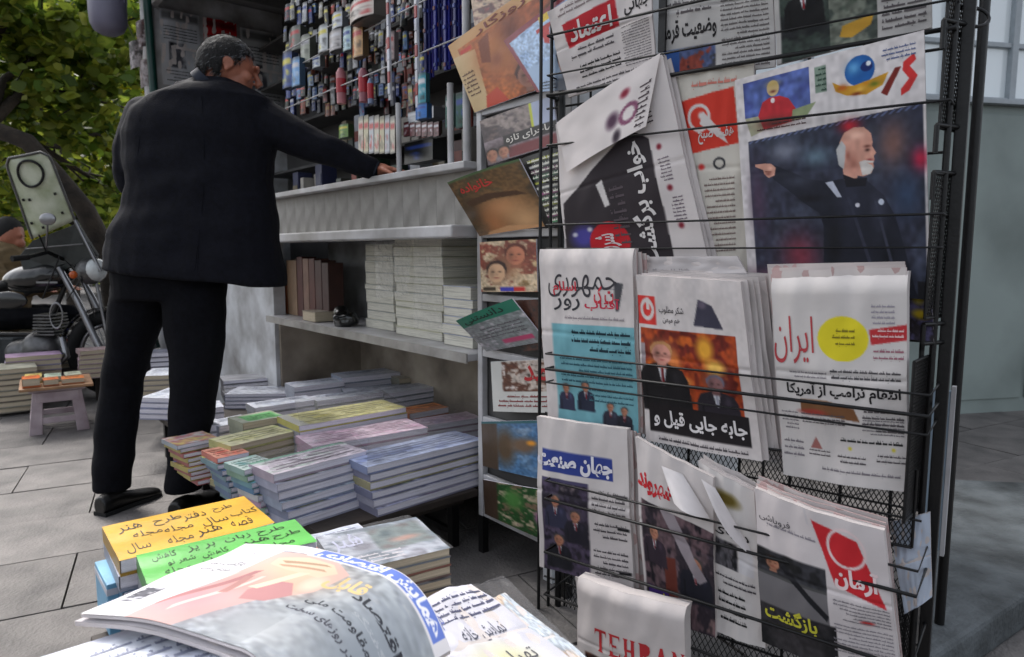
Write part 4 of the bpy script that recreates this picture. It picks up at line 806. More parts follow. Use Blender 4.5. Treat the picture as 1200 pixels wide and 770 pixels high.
# ---- second row
paper([(630, 292), (741, 291), (748, 508), (642, 492)], [.13, .13, .11, .11], [('bg', W_), ('t', 'جمهوری', .1, .14, .84, .27, (.25, .24, .26), 0, -.005), ('r', .16, .22, .85, .225, (.4, .4, .42)), ('t', 'اسلام', .16, .18, .42, .26, (.78, .2, .26), 0, .02), ('t', 'ت ک', .6, .2, .8, .3, (.78, .2, .26), 0, .02), ('t', 'روز', .16, .25, .45, .345, (.22, .22, .24), 0, .01), ('t', 'آفتاب', .5, .27, .86, .34, (.78, .2, .3), 0, .02), ('p', [(.8, .18), (.9, .19), (.84, .34), (.81, .34)], (.3, .3, .32)),
    ('l', .12, .365, .9, .4, 1, (.6, .57, .58), 3), ('r', .13, .42, 1, 1, (.46, .68, .72)), ('l', .35, .44, .96, .58, 3, (.12, .2, .24), 6), ('l', .2, .6, .96, .76, 5, (.24, .4, .45), 7), ('l', .5, .77, .96, .86, 3, (.24, .4, .45), 9),
    ('n', .03, 30)]+suit(.24, .79, .11, .62, (.20, .21, .30))+suit(.46, .77, .12, .62, (.15, .17, .24))+suit(.72, .87, .1, .62, (.2, .2, .25))+suit(.86, .885, .1, .62, (.16, .16, .2)),
    'folded newspaper with a teal lower page and sketched title', thick=.02, bulge=.004, roll=.01, copies=3, dx=(5.5, 2), doff=-.009, ccol='pinksheet', clabel='folded copy behind the teal newspaper, %s of its fanned edges')
paper([(745, 322), (868, 330), (893, 541), (757, 516)], [.14, .14, .12, .12], [('bg', W_), ('r', .0, .12, .19, .29, (.82, .22, .2)), ('ring', .1, .20, .075, .065, W_, .62), ('r', .09, .13, .13, .2, W_), ('t', 'شکر مطلوب', .22, .17, .46, .22, (.18, .17, .19), 0, .01), ('t', 'هم میهن', .25, .24, .42, .28, (.18, .17, .19), 0, .01), ('p', [(.54, .27), (.60, .12), (.72, .15), (.80, .28)], (.25, .24, .3)), ('b', .63, .15, .05, .03, (.4, .36, .42)),
    ('photo', .02, .31, .9, .76, [(.5, .17, .1), (.66, .27, .12), (.42, .14, .1), (.75, .36, .14)], 51, 4), ('b', .62, .40, .1, .1, (.92, .66, .22)), ('b', .7, .5, .12, .06, (.95, .75, .35)), ('b', .34, .5, .08, .1, (.9, .5, .25)), ('b', .4, .60, .12, .04, (.93, .6, .3)),
    ('r', .02, .4, .06, .76, (.6, .56, .58))]+suit(.22, .45, .30, .62, (.11, .10, .11), (.45, .12, .14), (.72, .52, .34), (.80, .56, .50))+suit(.69, .59, .22, .62, (.17, .15, .18), (.6, .6, .66), (.45, .42, .48), (.56, .40, .40))+[
    ('r', .05, .76, .93, .93, (.12, .10, .11)), ('t', 'جابه جایی قیل و', .09, .79, .91, .90, (.88, .86, .86), 0, .03), ('l', .1, .95, .9, .99, 1, GR, 4), ('n', .03, 40)],
    'newspaper with two men before flames and a white on black headline', thick=.016, copies=6, dx=(7, -1.5), doff=-.011, ccol='sheet', clabel='folded copy behind the flame picture newspaper, %s of the fanned stack')
paper([(750, 301), (864, 300), (890, 345), (752, 345)], .085, [('bg', (.74, .72, .72)), ('l', .05, .3, .5, .5, 2, (.6, .58, .58), 2)], 'blank folded top edge standing behind the flame picture newspaper')
paper([(902, 322), (1063, 318), (1063, 577), (918, 556)], [.12, .12, .10, .10], [('bg', (.81, .79, .78)), ('n', .03, 8), ('t', 'ایران', .0, .20, .33, .43, (.70, .26, .28), 0, .0), ('e', .55, .305, .185, .105, (.88, .82, .17)), ('l', .46, .25, .64, .34, 3, (.5, .46, .12), 3), ('p', [(.74, .26), (1, .235), (1, .305), (.75, .33)], (.72, .2, .22)), ('l', .76, .25, .98, .3, 2, (.88, .75, .75), 3), ('l', .76, .14, .92, .24, 4, (.6, .58, .62), 6), ('l', .76, .34, .98, .40, 2, (.6, .4, .45), 5),
    ('l', .45, .44, .96, .50, 2, (.3, .29, .3), 6), ('t', 'انتقام ترامپ از آمریکا', .09, .515, .96, .60, (.12, .11, .12), 0, .03), ('p', [(.2, .6), (.42, .6), (.62, .63), (.66, .69), (.2, .66)], (.50, .34, .22)), ('b', .3, .66, .15, .02, (.62, .24, .2)), ('l', .2, .66, .55, .72, 3, GR, 5), ('l', .68, .62, .98, .74, 4, GR, 5),
    ('l', .12, .46, .42, .5, 2, (.5, .48, .5), 15), ('l', .03, .66, .17, .76, 5, (.5, .48, .5), 16), ('l', .68, .67, .98, .75, 5, (.45, .43, .45), 17), ('l', .5, .765, .97, .80, 1, (.2, .2, .2), 5), ('p', [(.26, .84), (.31, .78), (.36, .84)], (.62, .4, .38)), ('l', .24, .84, .42, .88, 2, GR, 4), ('l', .02, .8, .2, .9, 3, (.5, .48, .5), 6), ('b', .58, .82, .02, .012, (.8, .75, .2)), ('b', .9, .81, .02, .012, (.8, .75, .2)), ('l', .48, .85, .7, .9, 2, GR, 9), ('l', .78, .83, 1, .88, 2, GR, 4), ('l', .2, .92, .95, .95, 1, (.5, .48, .5), 3)],
    'folded newspaper with red title and a yellow circle at the right of the rack', thick=.03, roll=.02, bulge=.012, copies=3, dx=(-1, -4), doff=-.012, ccol='pinksheet', clabel='folded copy behind the yellow circle newspaper, %s back')
# ---- third row
paper([(629, 488), (735, 503), (742, 690), (632, 664)], [.17, .17, .15, .15], [('bg', W_), ('r', .06, .2, .84, .34, (.20, .26, .55)), ('t', 'جهان صنعت', .0, .2, .84, .335, (.88, .87, .9), 0, .05), ('photo', .06, .38, .58, 1, [(.12, .11, .15), (.3, .26, .34), (.18, .16, .2), (.45, .4, .42)], 61, 9), ('r', .06, .38, .58, .4, (.3, .28, .4))]+suit(.22, .52, .16, .6, (.2, .2, .28))+suit(.44, .6, .16, .6, (.14, .13, .17))+suit(.24, .78, .17, .6, (.1, .1, .13))+[ ('l', .62, .4, .96, .56, 4, GR, 3), ('r', .86, .42, .98, .445, (.12, .12, .13)), ('l', .62, .6, .96, .72, 3, GR, 4), ('r', .86, .62, .98, .645, (.12, .12, .13)), ('l', .62, .78, .96, .96, 5, GR, 5), ('r', .86, .9, .98, .925, (.12, .12, .13))],
    'folded newspaper with a blue title band at the lower left of the rack', thick=.016, copies=3, dx=(5.5, 1.5), doff=-.01, ccol='pinksheet', clabel='folded copy behind the blue title newspaper, %s of its fanned edges')
paper([(744, 512), (836, 560), (838, 748), (756, 712)], [.18, .18, .16, .16], [('bg', W_), ('t', 'شهروند', .0, .17, .52, .30, (.78, .17, .2), 0, .05), ('photo', .05, .34, 1, 1, [(.13, .11, .14), (.4, .32, .34), (.2, .17, .2), (.52, .42, .42)], 63, 5), ('p', [(.35, .62), (.5, .6), (.52, 1), (.33, 1)], (.42, .2, .16))]+suit(.76, .58, .26, .5, (.12, .12, .16))+suit(.22, .5, .2, .5, (.2, .16, .2))+[ ('r', .08, .84, .38, .97, (.28, .18, .48)), ('t', 'یاس', .12, .86, .36, .96, (.85, .82, .2), 0, .03), ('p', [(.3, .34), (.5, .34), (.9, .66), (.8, .7)], (.62, .58, .6))],
    'newspaper with red title and a dark crowd picture, lower middle of the rack', thick=.012)
paper([(818, 540), (884, 576), (897, 760), (834, 738)], [.165, .165, .15, .15], [('bg', (.81, .79, .78)), ('b', .5, .14, .3, .06, (.4, .34, .12)), ('t', 'دنیای', .2, .3, .85, .37, (.15, .14, .15), 0, .02), ('photo', .08, .4, .62, .56, [(.1, .1, .11), (.35, .34, .36), (.14, .14, .15)], 65, 7), ('r', .65, .4, .9, .56, (.8, .79, .8)), ('l', .1, .6, .9, .68, 2, (.3, .28, .3), 5), ('l', .2, .7, .7, .92, 4, (.12, .12, .13), 6)],
    'narrow white newspaper with a small dark picture between two larger ones', thick=.018, copies=2, dx=(3, -4), doff=-.012, clabel='folded sheet standing behind the narrow newspaper, %s back')
# curled loose corners
def curl(pts, label, offs):
    c = [onR(x, y, o) for (x, y), o in zip(pts, offs)]
    def f(u, v):
        p = (c[0]*(1-u)+c[1]*u)*(1-v)+(c[3]*(1-u)+c[2]*u)*v; return p+NR*(.02*math.sin(math.pi*u)*v), NR
    t_ = sheet_thing('newspaper', label, 'newspaper', f, 20, 24, [('bg', (.82, .8, .8)), ('n', .03, 5)], 'print', thick=.0012)
curl([(775, 546), (800, 556), (832, 608), (790, 590)], 'white page corner curling forward over the dark crowd picture', [.19, .185, .19, .215])
curl([(822, 562), (838, 572), (886, 655), (838, 600)], 'long white page corner curled beside the narrow newspaper', [.19, .185, .18, .215])
paper([(884, 572), (1036, 622), (1056, 800), (893, 752)], [.19, .20, .165, .165], [('bg', (.82, .79, .79)), ('t', 'فروپاشی', .03, .13, .3, .19, (.22, .21, .24), 0, .0), ('l', .1, .17, .5, .21, 1, (.55, .53, .56), 5), ('p', [(.42, .0), (.44, .0), (.46, .1), (.44, .1)], (.78, .76, .77)),
    ('p', [(.48, .06), (.80, .12), (.96, .52), (.62, .44)], (.78, .16, .19)), ('ring', .72, .19, .14, .13, (.88, .8, .8), .86), ('t', 'آرمان', .62, .3, .93, .46, (.9, .82, .82), 0, .04),
    ('photo', .0, .36, .56, .52, [(.08, .08, .09), (.2, .2, .22), (.12, .12, .13)], 71, 4), ('r', .0, .5, .56, .52, (.3, .3, .3))]+face(.14, .43, .14, .7)+[('r', .0, .52, .56, 1, (.44, .43, .44)), ('photo', .0, .72, .6, 1, [(.1, .1, .11), (.2, .19, .2)], 72, 5), ('p', [(.2, .44), (.24, .42), (.56, .66), (.54, .7)], (.1, .1, .12)), ('t', 'بازگشت', .04, .70, .46, .84, (.80, .78, .25), 0, .03),
    ('l', .6, .52, .98, .66, 6, (.5, .48, .5), 6), ('b', .82, .64, .06, .02, (.75, .2, .2)), ('l', .58, .68, .98, .98, 12, (.55, .53, .55), 7)],
    'leaning newspaper with a slanted red title block at the lower right', thick=.014, copies=3, dx=(1.5, -5), doff=-.012, ccol='pinksheet', bulge=.02, clabel='pinkish folded copy behind the red block newspaper, %s back')
paper([(1042, 612), (1090, 600), (1092, 700), (1060, 720)], .06, [('bg', (.74, .78, .84))], 'pale blue sheet showing behind the right end of the lower rack')
# ---- bottom tier
TE = [('bg', W_), ('n', .02, 8), ('t', 'TEHRAN', .19, .33, 1.0, .50, (.74, .2, .22), 0, 0, 'serif'), ('photo', .08, .55, .98, 1, [(.2, .1, .1), (.4, .24, .18), (.16, .1, .1), (.5, .34, .26)], 81, 6)]+suit(.35, .66, .2, .7, (.3, .12, .1))+suit(.74, .68, .22, .7, (.16, .1, .1))
paper([(675, 678), (802, 714), (806, 872), (682, 822)], [.235, .235, .22, .22], TE, 'folded English newspaper with red capital title in the lowest pocket', thick=.03, roll=.012, bulge=.014, asp=.8, copies=1, dx=(-1, -3), doff=-.03, clabel='rolled back fold behind the English newspaper, %s sheet')
# pale side board hung on the rear right post
a = onR(1088, 455, -.18); b = onR(1120, 440, -.18); zt_ = a.z; zb_ = onR(1104, 645, -.18).z
a.z = b.z = (zt_+zb_)/2
o = MB().axes((a+b)/2, (b-a)/2, NR*.006, Vector((0, 0, (zt_-zb_)/2))).build('side_board', M['bluish'], rack, .002); o['label'] = 'pale blue grey board'
MB().axes(b+D3*.001, D3*.004, NR*.010, Vector((0, 0, (zt_-zb_)/2+.01))).build('board_trim', M['white_metal'], rack)
# ================================================================== LOW TABLE OF MAGAZINES
TZ = .215
def TP(a, b, z): p = Vector((-.56, 1.86, 0))+D1*a+D2*b; return Vector((p.x, p.y, z))
tab = thing('low_table', 'low dark display table under the magazine piles', 'table', TP(.8, .33, 0))
MB().axes(TP(.92, .28, TZ-.012), D1*.95, D2*.28, Vector((0, 0, .012))).build('tabletop', M['table_dark'], tab, .003)
MB().axes(TP(.86, .79, TZ-.0125), D1*.86, D2*.225, Vector((0, 0, .012))).build('tabletop', M['table_dark'], tab, .003)
MB().axes(TP(.92, .31, TZ-.045), D1*.88, D2*.24, Vector((0, 0, .02))).build('apron', M['table_dark'], tab)
for a_ in (.06, .62, 1.2, 1.8):
    for b_ in (.04, .52): MB().axes(TP(a_, b_, (TZ-.024)/2), D1*.014, D2*.014, Vector((0, 0, (TZ-.024)/2))).build('leg', M['black'], tab)
for b_ in (.04, .52): MB().axes(TP(.93, b_, .05), D1*.86, D2*.008, Vector((0, 0, .008))).build('brace', M['black'], tab)

def art(seed, base, style=0):
    r = random.Random(seed); o = [('bg', base)]
    dk = tuple(v*.5 for v in base); br = tuple(min(1, v*1.25) for v in base)
    o += [('photo', .05, .22, .95, .95, [base, br, dk, (r.random()*.6+.2, r.random()*.6+.2, r.random()*.6+.2), base], seed, 4)]
    o += [('r', .05, .03, .95, .2, tuple(r.choice([(.8, .2, .2), (.2, .3, .65), (.85, .8, .3), (.85, .85, .85), (.2, .5, .4)])))]
    o += [('r', .05, .2, .95, .23, dk)]+face(r.uniform(.3, .7), .55, .3, .9)+[ ('l', .1, .8, .9, .95, 3, (.15, .15, .2), seed)]
    return o
_mc = {}
def magmeshes(w_, d_, t, cseed, base, warm, ops=None):
    key = (round(w_, 3), round(d_, 3), round(t, 4), cseed, base, warm, id(ops) if ops else 0)
    if key in _mc: return _mc[key]
    r = random.Random(cseed); n = 5
    def sag(u, v): return .0018*noise.noise(Vector((u*3+cseed, v*3, cseed)))
    rings = MB(); m = 8
    V = []; 
    for zz in (.0012, t-.0012):
        for j in range(m):
            for i in range(m):
                u, v = i/(m-1), j/(m-1); V.append(((u-.5)*(w_-.004), (v-.5)*(d_-.004), zz+sag(u, v)))
    F = [(j*m+i, (j+1)*m+i, (j+1)*m+i+1, j*m+i+1) for j in range(m-1) for i in range(m-1)]
    F = F+[tuple(x+m*m for x in f[::-1]) for f in F]
    rim = [i for i in range(m)]+[m*j+m-1 for j in range(1, m)]+[m*(m-1)+i for i in range(m-2, -1, -1)]+[m*j for j in range(m-2, 0, -1)]
    for a_, b_ in zip(rim, rim[1:]+rim[:1]): F.append((a_, b_, b_+m*m, a_+m*m))
    rings.add(V, F); blk = rings.mesh('page_block', M['edge_warm' if warm else 'edge'])
    nu, nv = max(12, int(w_*130)), max(12, int(d_*130))
    tmp = printed('cover', lambda u, v: (Vector(((u-.5)*w_, (.5-v)*d_, t+sag(u, 1-v)+.0002)), Vector((0, 0, 1))), nu, nv, ops or art(cseed, base), M['gloss'], None, w_/d_, .0006)
    cov = tmp.data; bpy.data.objects.remove(tmp)
    bk = MB(); vb = [((u-.5)*w_, (v-.5)*d_, .0004+sag(u, v)) for v in (0, 1) for u in (0, .33, .66, 1)]
    bk.add(vb, [(0, 1, 5, 4), (1, 2, 6, 5), (2, 3, 7, 6)])
    bk.add([(-w_/2, -d_/2, 0), (w_/2, -d_/2, 0), (w_/2, -d_/2, t*.22), (-w_/2, -d_/2, t*.22)], [(0, 1, 2, 3)])
    bk.add([(-w_/2, -d_/2, 0), (-w_/2, d_/2, 0), (-w_/2, d_/2, t), (-w_/2, -d_/2, t)], [(3, 2, 1, 0)])
    bkm = bk.mesh('back_cover', flat(tuple(v*.75 for v in base)))
    _mc[key] = (blk, cov, bkm); return _mc[key]
def magazine(center, rz, w_, d_, t, seed, base, label, group, warm=False, ops=None, name='magazine', cat='magazine'):
    blk, cov, bk = magmeshes(w_, d_, t, seed, base, warm, ops)
    o = bpy.data.objects.new(name, blk); COL.objects.link(o); o.location = center; o.rotation_euler = (0, 0, rz); tag(o, label, cat, group)
    for n_, me in (('cover', cov), ('back_cover', bk)):
        c_ = bpy.data.objects.new(n_, me); COL.objects.link(c_); c_.parent = o
    return o
def pile(pa, pb, depth, zt, n, th, base, desc, warm=False, seed=1, lean=0, jit=.004, zmin=TZ, ops=None, alt=None, dname='magazine', floor=None, twist=.02, ly=0):
    A = atz(pa[0], pa[1], zt); B = atz(pb[0], pb[1], zt); w_ = (B-A).length; ex = (B-A).normalized(); ey = Vector((-ex.y, ex.x, 0)); rz = math.atan2(ex.y, ex.x)
    r = random.Random(seed); bases = alt or [base]
    n = min(n, int((zt-zmin)/th)); k = (zt-zmin)/th
    if n == int(k) or True: th = (zt-zmin)/max(1, round((zt-zmin)/th)); n = max(1, round((zt-zmin)/th))
    for i in range(n):
        c_ = (A+B)/2+ey*depth/2+ex*(lean*i)-ey*(ly*i)+Vector((r.uniform(-jit, jit), r.uniform(-jit, jit), 0)); c_.z = zt-(i+1)*th
        bs = bases[(i*3+seed) % len(bases)] if i else base
        sd = seed if i == 0 else 500+(i % 3)
        lab = '%s %s, %s in its pile' % (desc, dname, ORD[min(i, 13)])
        magazine(c_, rz+r.uniform(-twist, twist) if i else rz, w_ if i else w_, depth, th*.97, sd, bs, lab, desc+' pile', warm, ops if i == 0 else None)
    return A, B
LB = (.66, .68, .78); 
# back of table, wall side, first so that nearer piles stand in front
mix1 = [(.7, .55, .55), (.5, .66, .7), (.8, .74, .4), (.66, .68, .78), (.4, .5, .66), (.75, .4, .4)]
whiteop = lambda s: [('bg', (.80, .81, .86)), ('n', .05, 5), ('photo', .06, .06, .94, .94, [(.76, .78, .84), (.82, .84, .88), (.70, .73, .80)], s, 3), ('l', .1, .1, .9, .5, 5, (.5, .52, .6), s)]
pile((262, 462), (366, 461), .20, .29, 3, .02, (.66, .68, .76), 'pale grey wrapped', seed=20, ops=whiteop(2))
pile((262, 447), (345, 440), .18, .32, 4, .022, (.44, .44, .46), 'dull grey long', seed=21, ops=[('bg', (.6, .6, .62)), ('n', .2, 6)])
pile((400, 443), (508, 432), .17, .375, 5, .03, (.70, .74, .82), 'white blue wrapped block', seed=22, ops=whiteop(4), alt=[(.66, .7, .78)])
pile((404, 462), (560, 450), .15, .33, 4, .025, (.66, .72, .76), 'pale flat wide', seed=23, ops=whiteop(6))
pile((256, 500), (300, 491), .12, .335, 4, .03, (.78, .79, .84), 'pale film wrapped front', seed=27, ops=whiteop(12))
pile((300, 478), (372, 468), .12, .36, 5, .03, (.76, .77, .80), 'white grey middle', seed=28, ops=whiteop(13))
pile((450, 462), (556, 446), .14, .345, 5, .026, (.74, .77, .80), 'pale grey green back', seed=29, ops=whiteop(14))
pile((208, 503), (258, 497), .10, .34, 4, .03, (.80, .80, .84), 'small white film wrapped', seed=61, ops=whiteop(21))
pile((206, 482), (262, 476), .14, .335, 4, .03, (.74, .75, .80), 'greyish white wrapped', seed=62, ops=whiteop(22))
pile((372, 470), (450, 459), .12, .36, 5, .028, (.80, .81, .80), 'pale middle wrapped', seed=63, ops=whiteop(23))
pile((345, 454), (404, 447), .14, .36, 5, .028, (.78, .80, .86), 'bluish white back wrapped', seed=64, ops=whiteop(24))
pile((468, 444), (560, 434), .14, .36, 5, .03, (.70, .68, .62), 'beige back wrapped', seed=65, ops=[('bg', (.70, .68, .62)), ('n', .1, 7), ('l', .1, .2, .8, .8, 4, (.5, .46, .4), 3)], warm=True)
pile((300, 500), (352, 491), .10, .36, 5, .028, (.84, .83, .78), 'cream white small wrapped', seed=66, ops=whiteop(26), warm=True)
pile((162, 466), (203, 467), .26, .32, 4, .026, (.72, .74, .84), 'bluish white block', seed=24, ops=whiteop(8))
pile((164, 441), (214, 439), .26, .35, 5, .026, (.72, .70, .68), 'cream white block', seed=25, ops=whiteop(10), warm=True)
pile((175, 414), (240, 411), .2, .37, 5, .03, (.42, .43, .5), 'dark slate block', seed=26, ops=[('bg', (.42, .43, .5)), ('n', .2, 5)])
def soft(s, cols, n=4): return [('photo', 0, 0, 1, 1, cols, s, 3), ('n', .04, 9), ('l', .08, .15, .92, .85, n, tuple(v*.72 for v in cols[0]), s), ('r', 0, 0, 1, .04, tuple(v*.8 for v in cols[0]))]
pile((352, 499), (478, 477), .19, .405, 4, .024, (.90, .86, .50), 'yellow topped', seed=31, ops=soft(5, [(.91, .88, .56), (.93, .90, .66), (.88, .84, .48)], 5)+[('r', .0, 0, .1, 1, (.88, .87, .82))], alt=[(.8, .8, .84)])
pile((286, 496), (336, 487), .13, .395, 4, .03, (.76, .78, .68), 'green labelled', seed=32, ops=[('bg', (.76, .77, .68)), ('n', .1, 8), ('r', .2, .2, .92, .85, (.42, .76, .42)), ('p', [(.2, .2), (.92, .2), (.8, .4)], (.5, .82, .5)), ('l', .25, .3, .85, .8, 3, (.25, .5, .25), 3)], warm=True)
pile((270, 523), (346, 505), .14, .375, 6, .024, (.86, .85, .56), 'yellow green cream', seed=33, ops=soft(6, [(.86, .85, .60), (.90, .88, .72), (.80, .84, .55)]), warm=True, alt=[(.84, .8, .6), (.8, .78, .7), (.86, .84, .55)])
pile((480, 485), (526, 477), .12, .335, 5, .03, (.90, .50, .28), 'orange covered', seed=34, ops=soft(7, [(.92, .52, .30), (.92, .60, .38), (.88, .46, .26)], 3))
pile((498, 499), (564, 489), .12, .345, 5, .026, (.84, .70, .80), 'pink violet', seed=35, ops=soft(8, [(.88, .74, .84), (.90, .82, .88), (.78, .72, .84)]))
pile((366, 524), (502, 501), .17, .37, 6, .026, (.90, .76, .84), 'pink covered', seed=36, ops=soft(9, [(.90, .76, .84), (.92, .83, .88), (.86, .70, .80)], 6))
pile((430, 547), (566, 514), .16, .362, 6, .0245, (.66, .71, .86), 'blue covered wide', seed=37, ops=soft(11, [(.68, .73, .88), (.75, .79, .90), (.60, .66, .84)], 5), lean=.001, jit=.006, alt=[(.70, .70, .80), (.80, .80, .88), (.60, .62, .74), (.8, .78, .6)], ly=.007)
pile((320, 556), (430, 528), .15, .375, 6, .0265, (.84, .78, .84), 'tall front pale', seed=38, ops=soft(12, [(.84, .78, .84), (.88, .84, .88), (.76, .82, .78)])+[('r', 0, 0, 1, .12, (.5, .7, .6))], lean=.0045, jit=.005, alt=[(.70, .72, .82), (.80, .82, .90), (.62, .65, .78), (.72, .78, .86)], ly=.008)
pile((288, 551), (326, 541), .12, .365, 8, .0185, (.66, .80, .76), 'teal white small', seed=39, alt=[(.5, .72, .76), (.88, .88, .88), (.6, .76, .65), (.4, .6, .76), (.85, .7, .8)], jit=.006, lean=.004, ly=.008, ops=soft(15, [(.6, .78, .72), (.8, .86, .84), (.5, .7, .7)]))
pile((254, 538), (292, 530), .13, .36, 8, .018, (.90, .50, .44), 'red covered small', seed=40, ops=soft(13, [(.90, .52, .45), (.90, .66, .58), (.88, .46, .42)]), alt=mix1, jit=.007, lean=.0045, ly=.007)
pile((209, 522), (258, 512), .13, .355, 9, .0155, (.72, .76, .80), 'mixed comic', seed=41, ops=[('photo', 0, 0, 1, 1, [(.5, .7, .76), (.86, .84, .80), (.7, .45, .5), (.85, .78, .5), (.45, .48, .6)], 14, 6)], alt=mix1, jit=.009, lean=.004, twist=.08, ly=.006)
# films over piles
def pxfilm(pts, zs, label, nu=40, nv=30, amp=.004, sc=6, seed=1):
    c = [atz(x, y, z) for (x, y), z in zip(pts, zs)]; o = film('plastic_film', quadmap(c, (0, 0, 1)), nu, nv, None, amp, sc, seed); tag(o, label, 'plastic film'); return o
pxfilm([(432, 487), (560, 470), (566, 514), (430, 547)], [.362]*4, 'shiny clear plastic film lying over the blue covered magazines', seed=3)
pxfilm([(345, 470), (448, 458), (480, 478), (352, 500)], [.407]*4, 'clear plastic film lying over the yellow topped magazines', seed=5)
pxfilm([(262, 440), (362, 438), (366, 462), (262, 463)], [.293]*4, 'crinkled clear film over the pale grey wrapped magazines', seed=7)
pxfilm([(302, 532), (410, 508), (430, 528), (320, 556)], [.372]*4, 'clear film over the tall front pile of magazines', seed=9)

# ================================================================== FOREGROUND CRATE WITH FOLDERS AND NEWSPAPERS
cr = thing('low_crate', 'dark crate under the folders and newspapers in front', 'crate', atz(330, 740, 0))
cc = (atz(330, 760, .2)); 
CZ = .30
def FP(a, b, z): p = Vector((-.36, .72, 0))+D2*a+D1*b; return Vector((p.x, p.y, z))
MB().axes(FP(.25, .28, CZ-.01), D2*.27, D1*.34, Vector((0, 0, .01))).build('top_board', M['table_dark'], cr, .003)
for a_ in (.0, .5):
    for b_ in (-.04, .6): MB().axes(FP(a_, b_, (CZ-.02)/2), D2*.015, D1*.015, Vector((0, 0, (CZ-.02)/2))).build('leg', M['table_dark'], cr)
for b_ in (-.055, .615):
    for z in (.08, .16, .24): MB().axes(FP(.25, b_, z), D2*.265, D1*.006, Vector((0, 0, .026))).build('slat', M['table_dark'], cr, .002)
def hand(seed, n, box, col=(.1, .1, .1)):      # loose handwriting on the covers
    r = random.Random(seed); o = []
    for k in range(n):
        c_, w_ = k % 4, k//4; u = box[0]+(box[2]-box[0])*(c_+r.uniform(.0, .25)+(.3 if w_ % 2 else 0))/4.3; v = box[1]+(box[3]-box[1])*(w_+r.uniform(0, .25))/3; w1, h1 = r.uniform(.13, .2), r.uniform(.18, .26)
        o.append(('t', r.choice(['بر یز', 'کاهش', 'جلد', 'نقد', 'شعر نو', 'کتاب', 'سال', 'دفتر', 'طرح', 'مجله', 'هنر', 'قصه', 'ورزش', 'زبان']), u, v, u+w1, v+h1, col, 0, -.004))
    return o
def slab(px, z, th, n, cols, ops, labf, group, warm=False, zmin=None, name='folder', cat='folder', seed=1, lean=0):
    A = atz(*px[0], z); B = atz(*px[1], z); Cc = atz(*px[2], z); ex = (B-A).normalized(); ey = Vector((-ex.y, ex.x, 0)); w_ = (B-A).length; d_ = abs((Cc-A).dot(ey)); rz = math.atan2(ex.y, ex.x); r = random.Random(seed)
    for i in range(n):
        c_ = (A+B)/2+ey*d_/2+Vector((r.uniform(-.004, .004), r.uniform(-.004, .004), 0))*(i > 0)+ex*lean*i; c_.z = z-(i+1)*th
        magazine(c_, rz+(r.uniform(-.03, .03) if i else 0), w_, d_, th*.97, seed if i == 0 else 600+i % 3, cols[i % len(cols)], labf(i), group, warm, ops if i == 0 else None, name, cat)
yel = [('bg', (.80, .62, .17)), ('n', .07, 6)]+hand(3, 12, (.06, .08, .96, .92))
# px: near-left, near-right, far-left of top face
slab([(140, 657), (322, 612), (106, 620)], .475, .03, 5, [(.80, .62, .17), (.7, .72, .8), (.4, .6, .75), (.72, .72, .78), (.5, .5, .6)], yel, lambda i: ['yellow folder with black handwriting on top of the front left pile'][0] if i == 0 else 'bundle under the yellow folder, %s below it' % ORD2[i-1], 'bundles under the yellow folder', seed=51)
grn = [('bg', (.38, .70, .34)), ('n', .06, 6)]+hand(8, 12, (.06, .08, .96, .92))
slab([(172, 684), (372, 634), (142, 654)], .48, .032, 5, [(.38, .70, .34), (.75, .76, .8), (.6, .66, .72), (.75, .75, .8), (.55, .55, .62)], grn, lambda i: 'bright green folder with black handwriting beside the yellow one' if i == 0 else 'bundle under the green folder, %s below it' % ORD2[i-1], 'bundles under the green folder', seed=52)
slab([(372, 660), (452, 638), (350, 630)], .365, .03, 2, [(.82, .82, .86)], whiteop(31), lambda i: 'white bundle lying between the tall pile and the grey glossy magazines' if i == 0 else 'lower white bundle hidden beside the grey glossy magazines', 'white bundles behind the green folder', seed=54)
gops = [('bg', (.58, .62, .66)), ('photo', 0, 0, 1, 1, [(.6, .64, .68), (.42, .46, .5), (.66, .68, .72), (.5, .5, .54)], 15, 3), ('photo', .45, .1, .95, .7, [(.3, .36, .38), (.45, .5, .5), (.4, .36, .36)], 17, 5), ('b', .72, .5, .18, .08, (.7, .55, .5)), ('t', 'هنر', .05, .1, .35, .6, (.75, .76, .85), 0, 0), ('l', .1, .7, .6, .95, 3, (.8, .78, .8), 3)]
slab([(400, 672), (528, 642), (358, 632)], .43, .019, 6, [(.58, .62, .66), (.7, .45, .38), (.62, .5, .46), (.5, .5, .5), (.66, .6, .52), (.5, .5, .48)], gops, lambda i: 'grey glossy magazine on top of the wrapped pile behind the white paper' if i == 0 else 'magazine under the grey glossy one, %s below it' % ORD2[i-1], 'magazines under the grey glossy one', True, seed=53)
pxfilm([(358, 632), (478, 604), (532, 642), (398, 674)], [.433]*4, 'clear film wrapping the grey glossy magazine pile', seed=11, amp=.0025, sc=5)
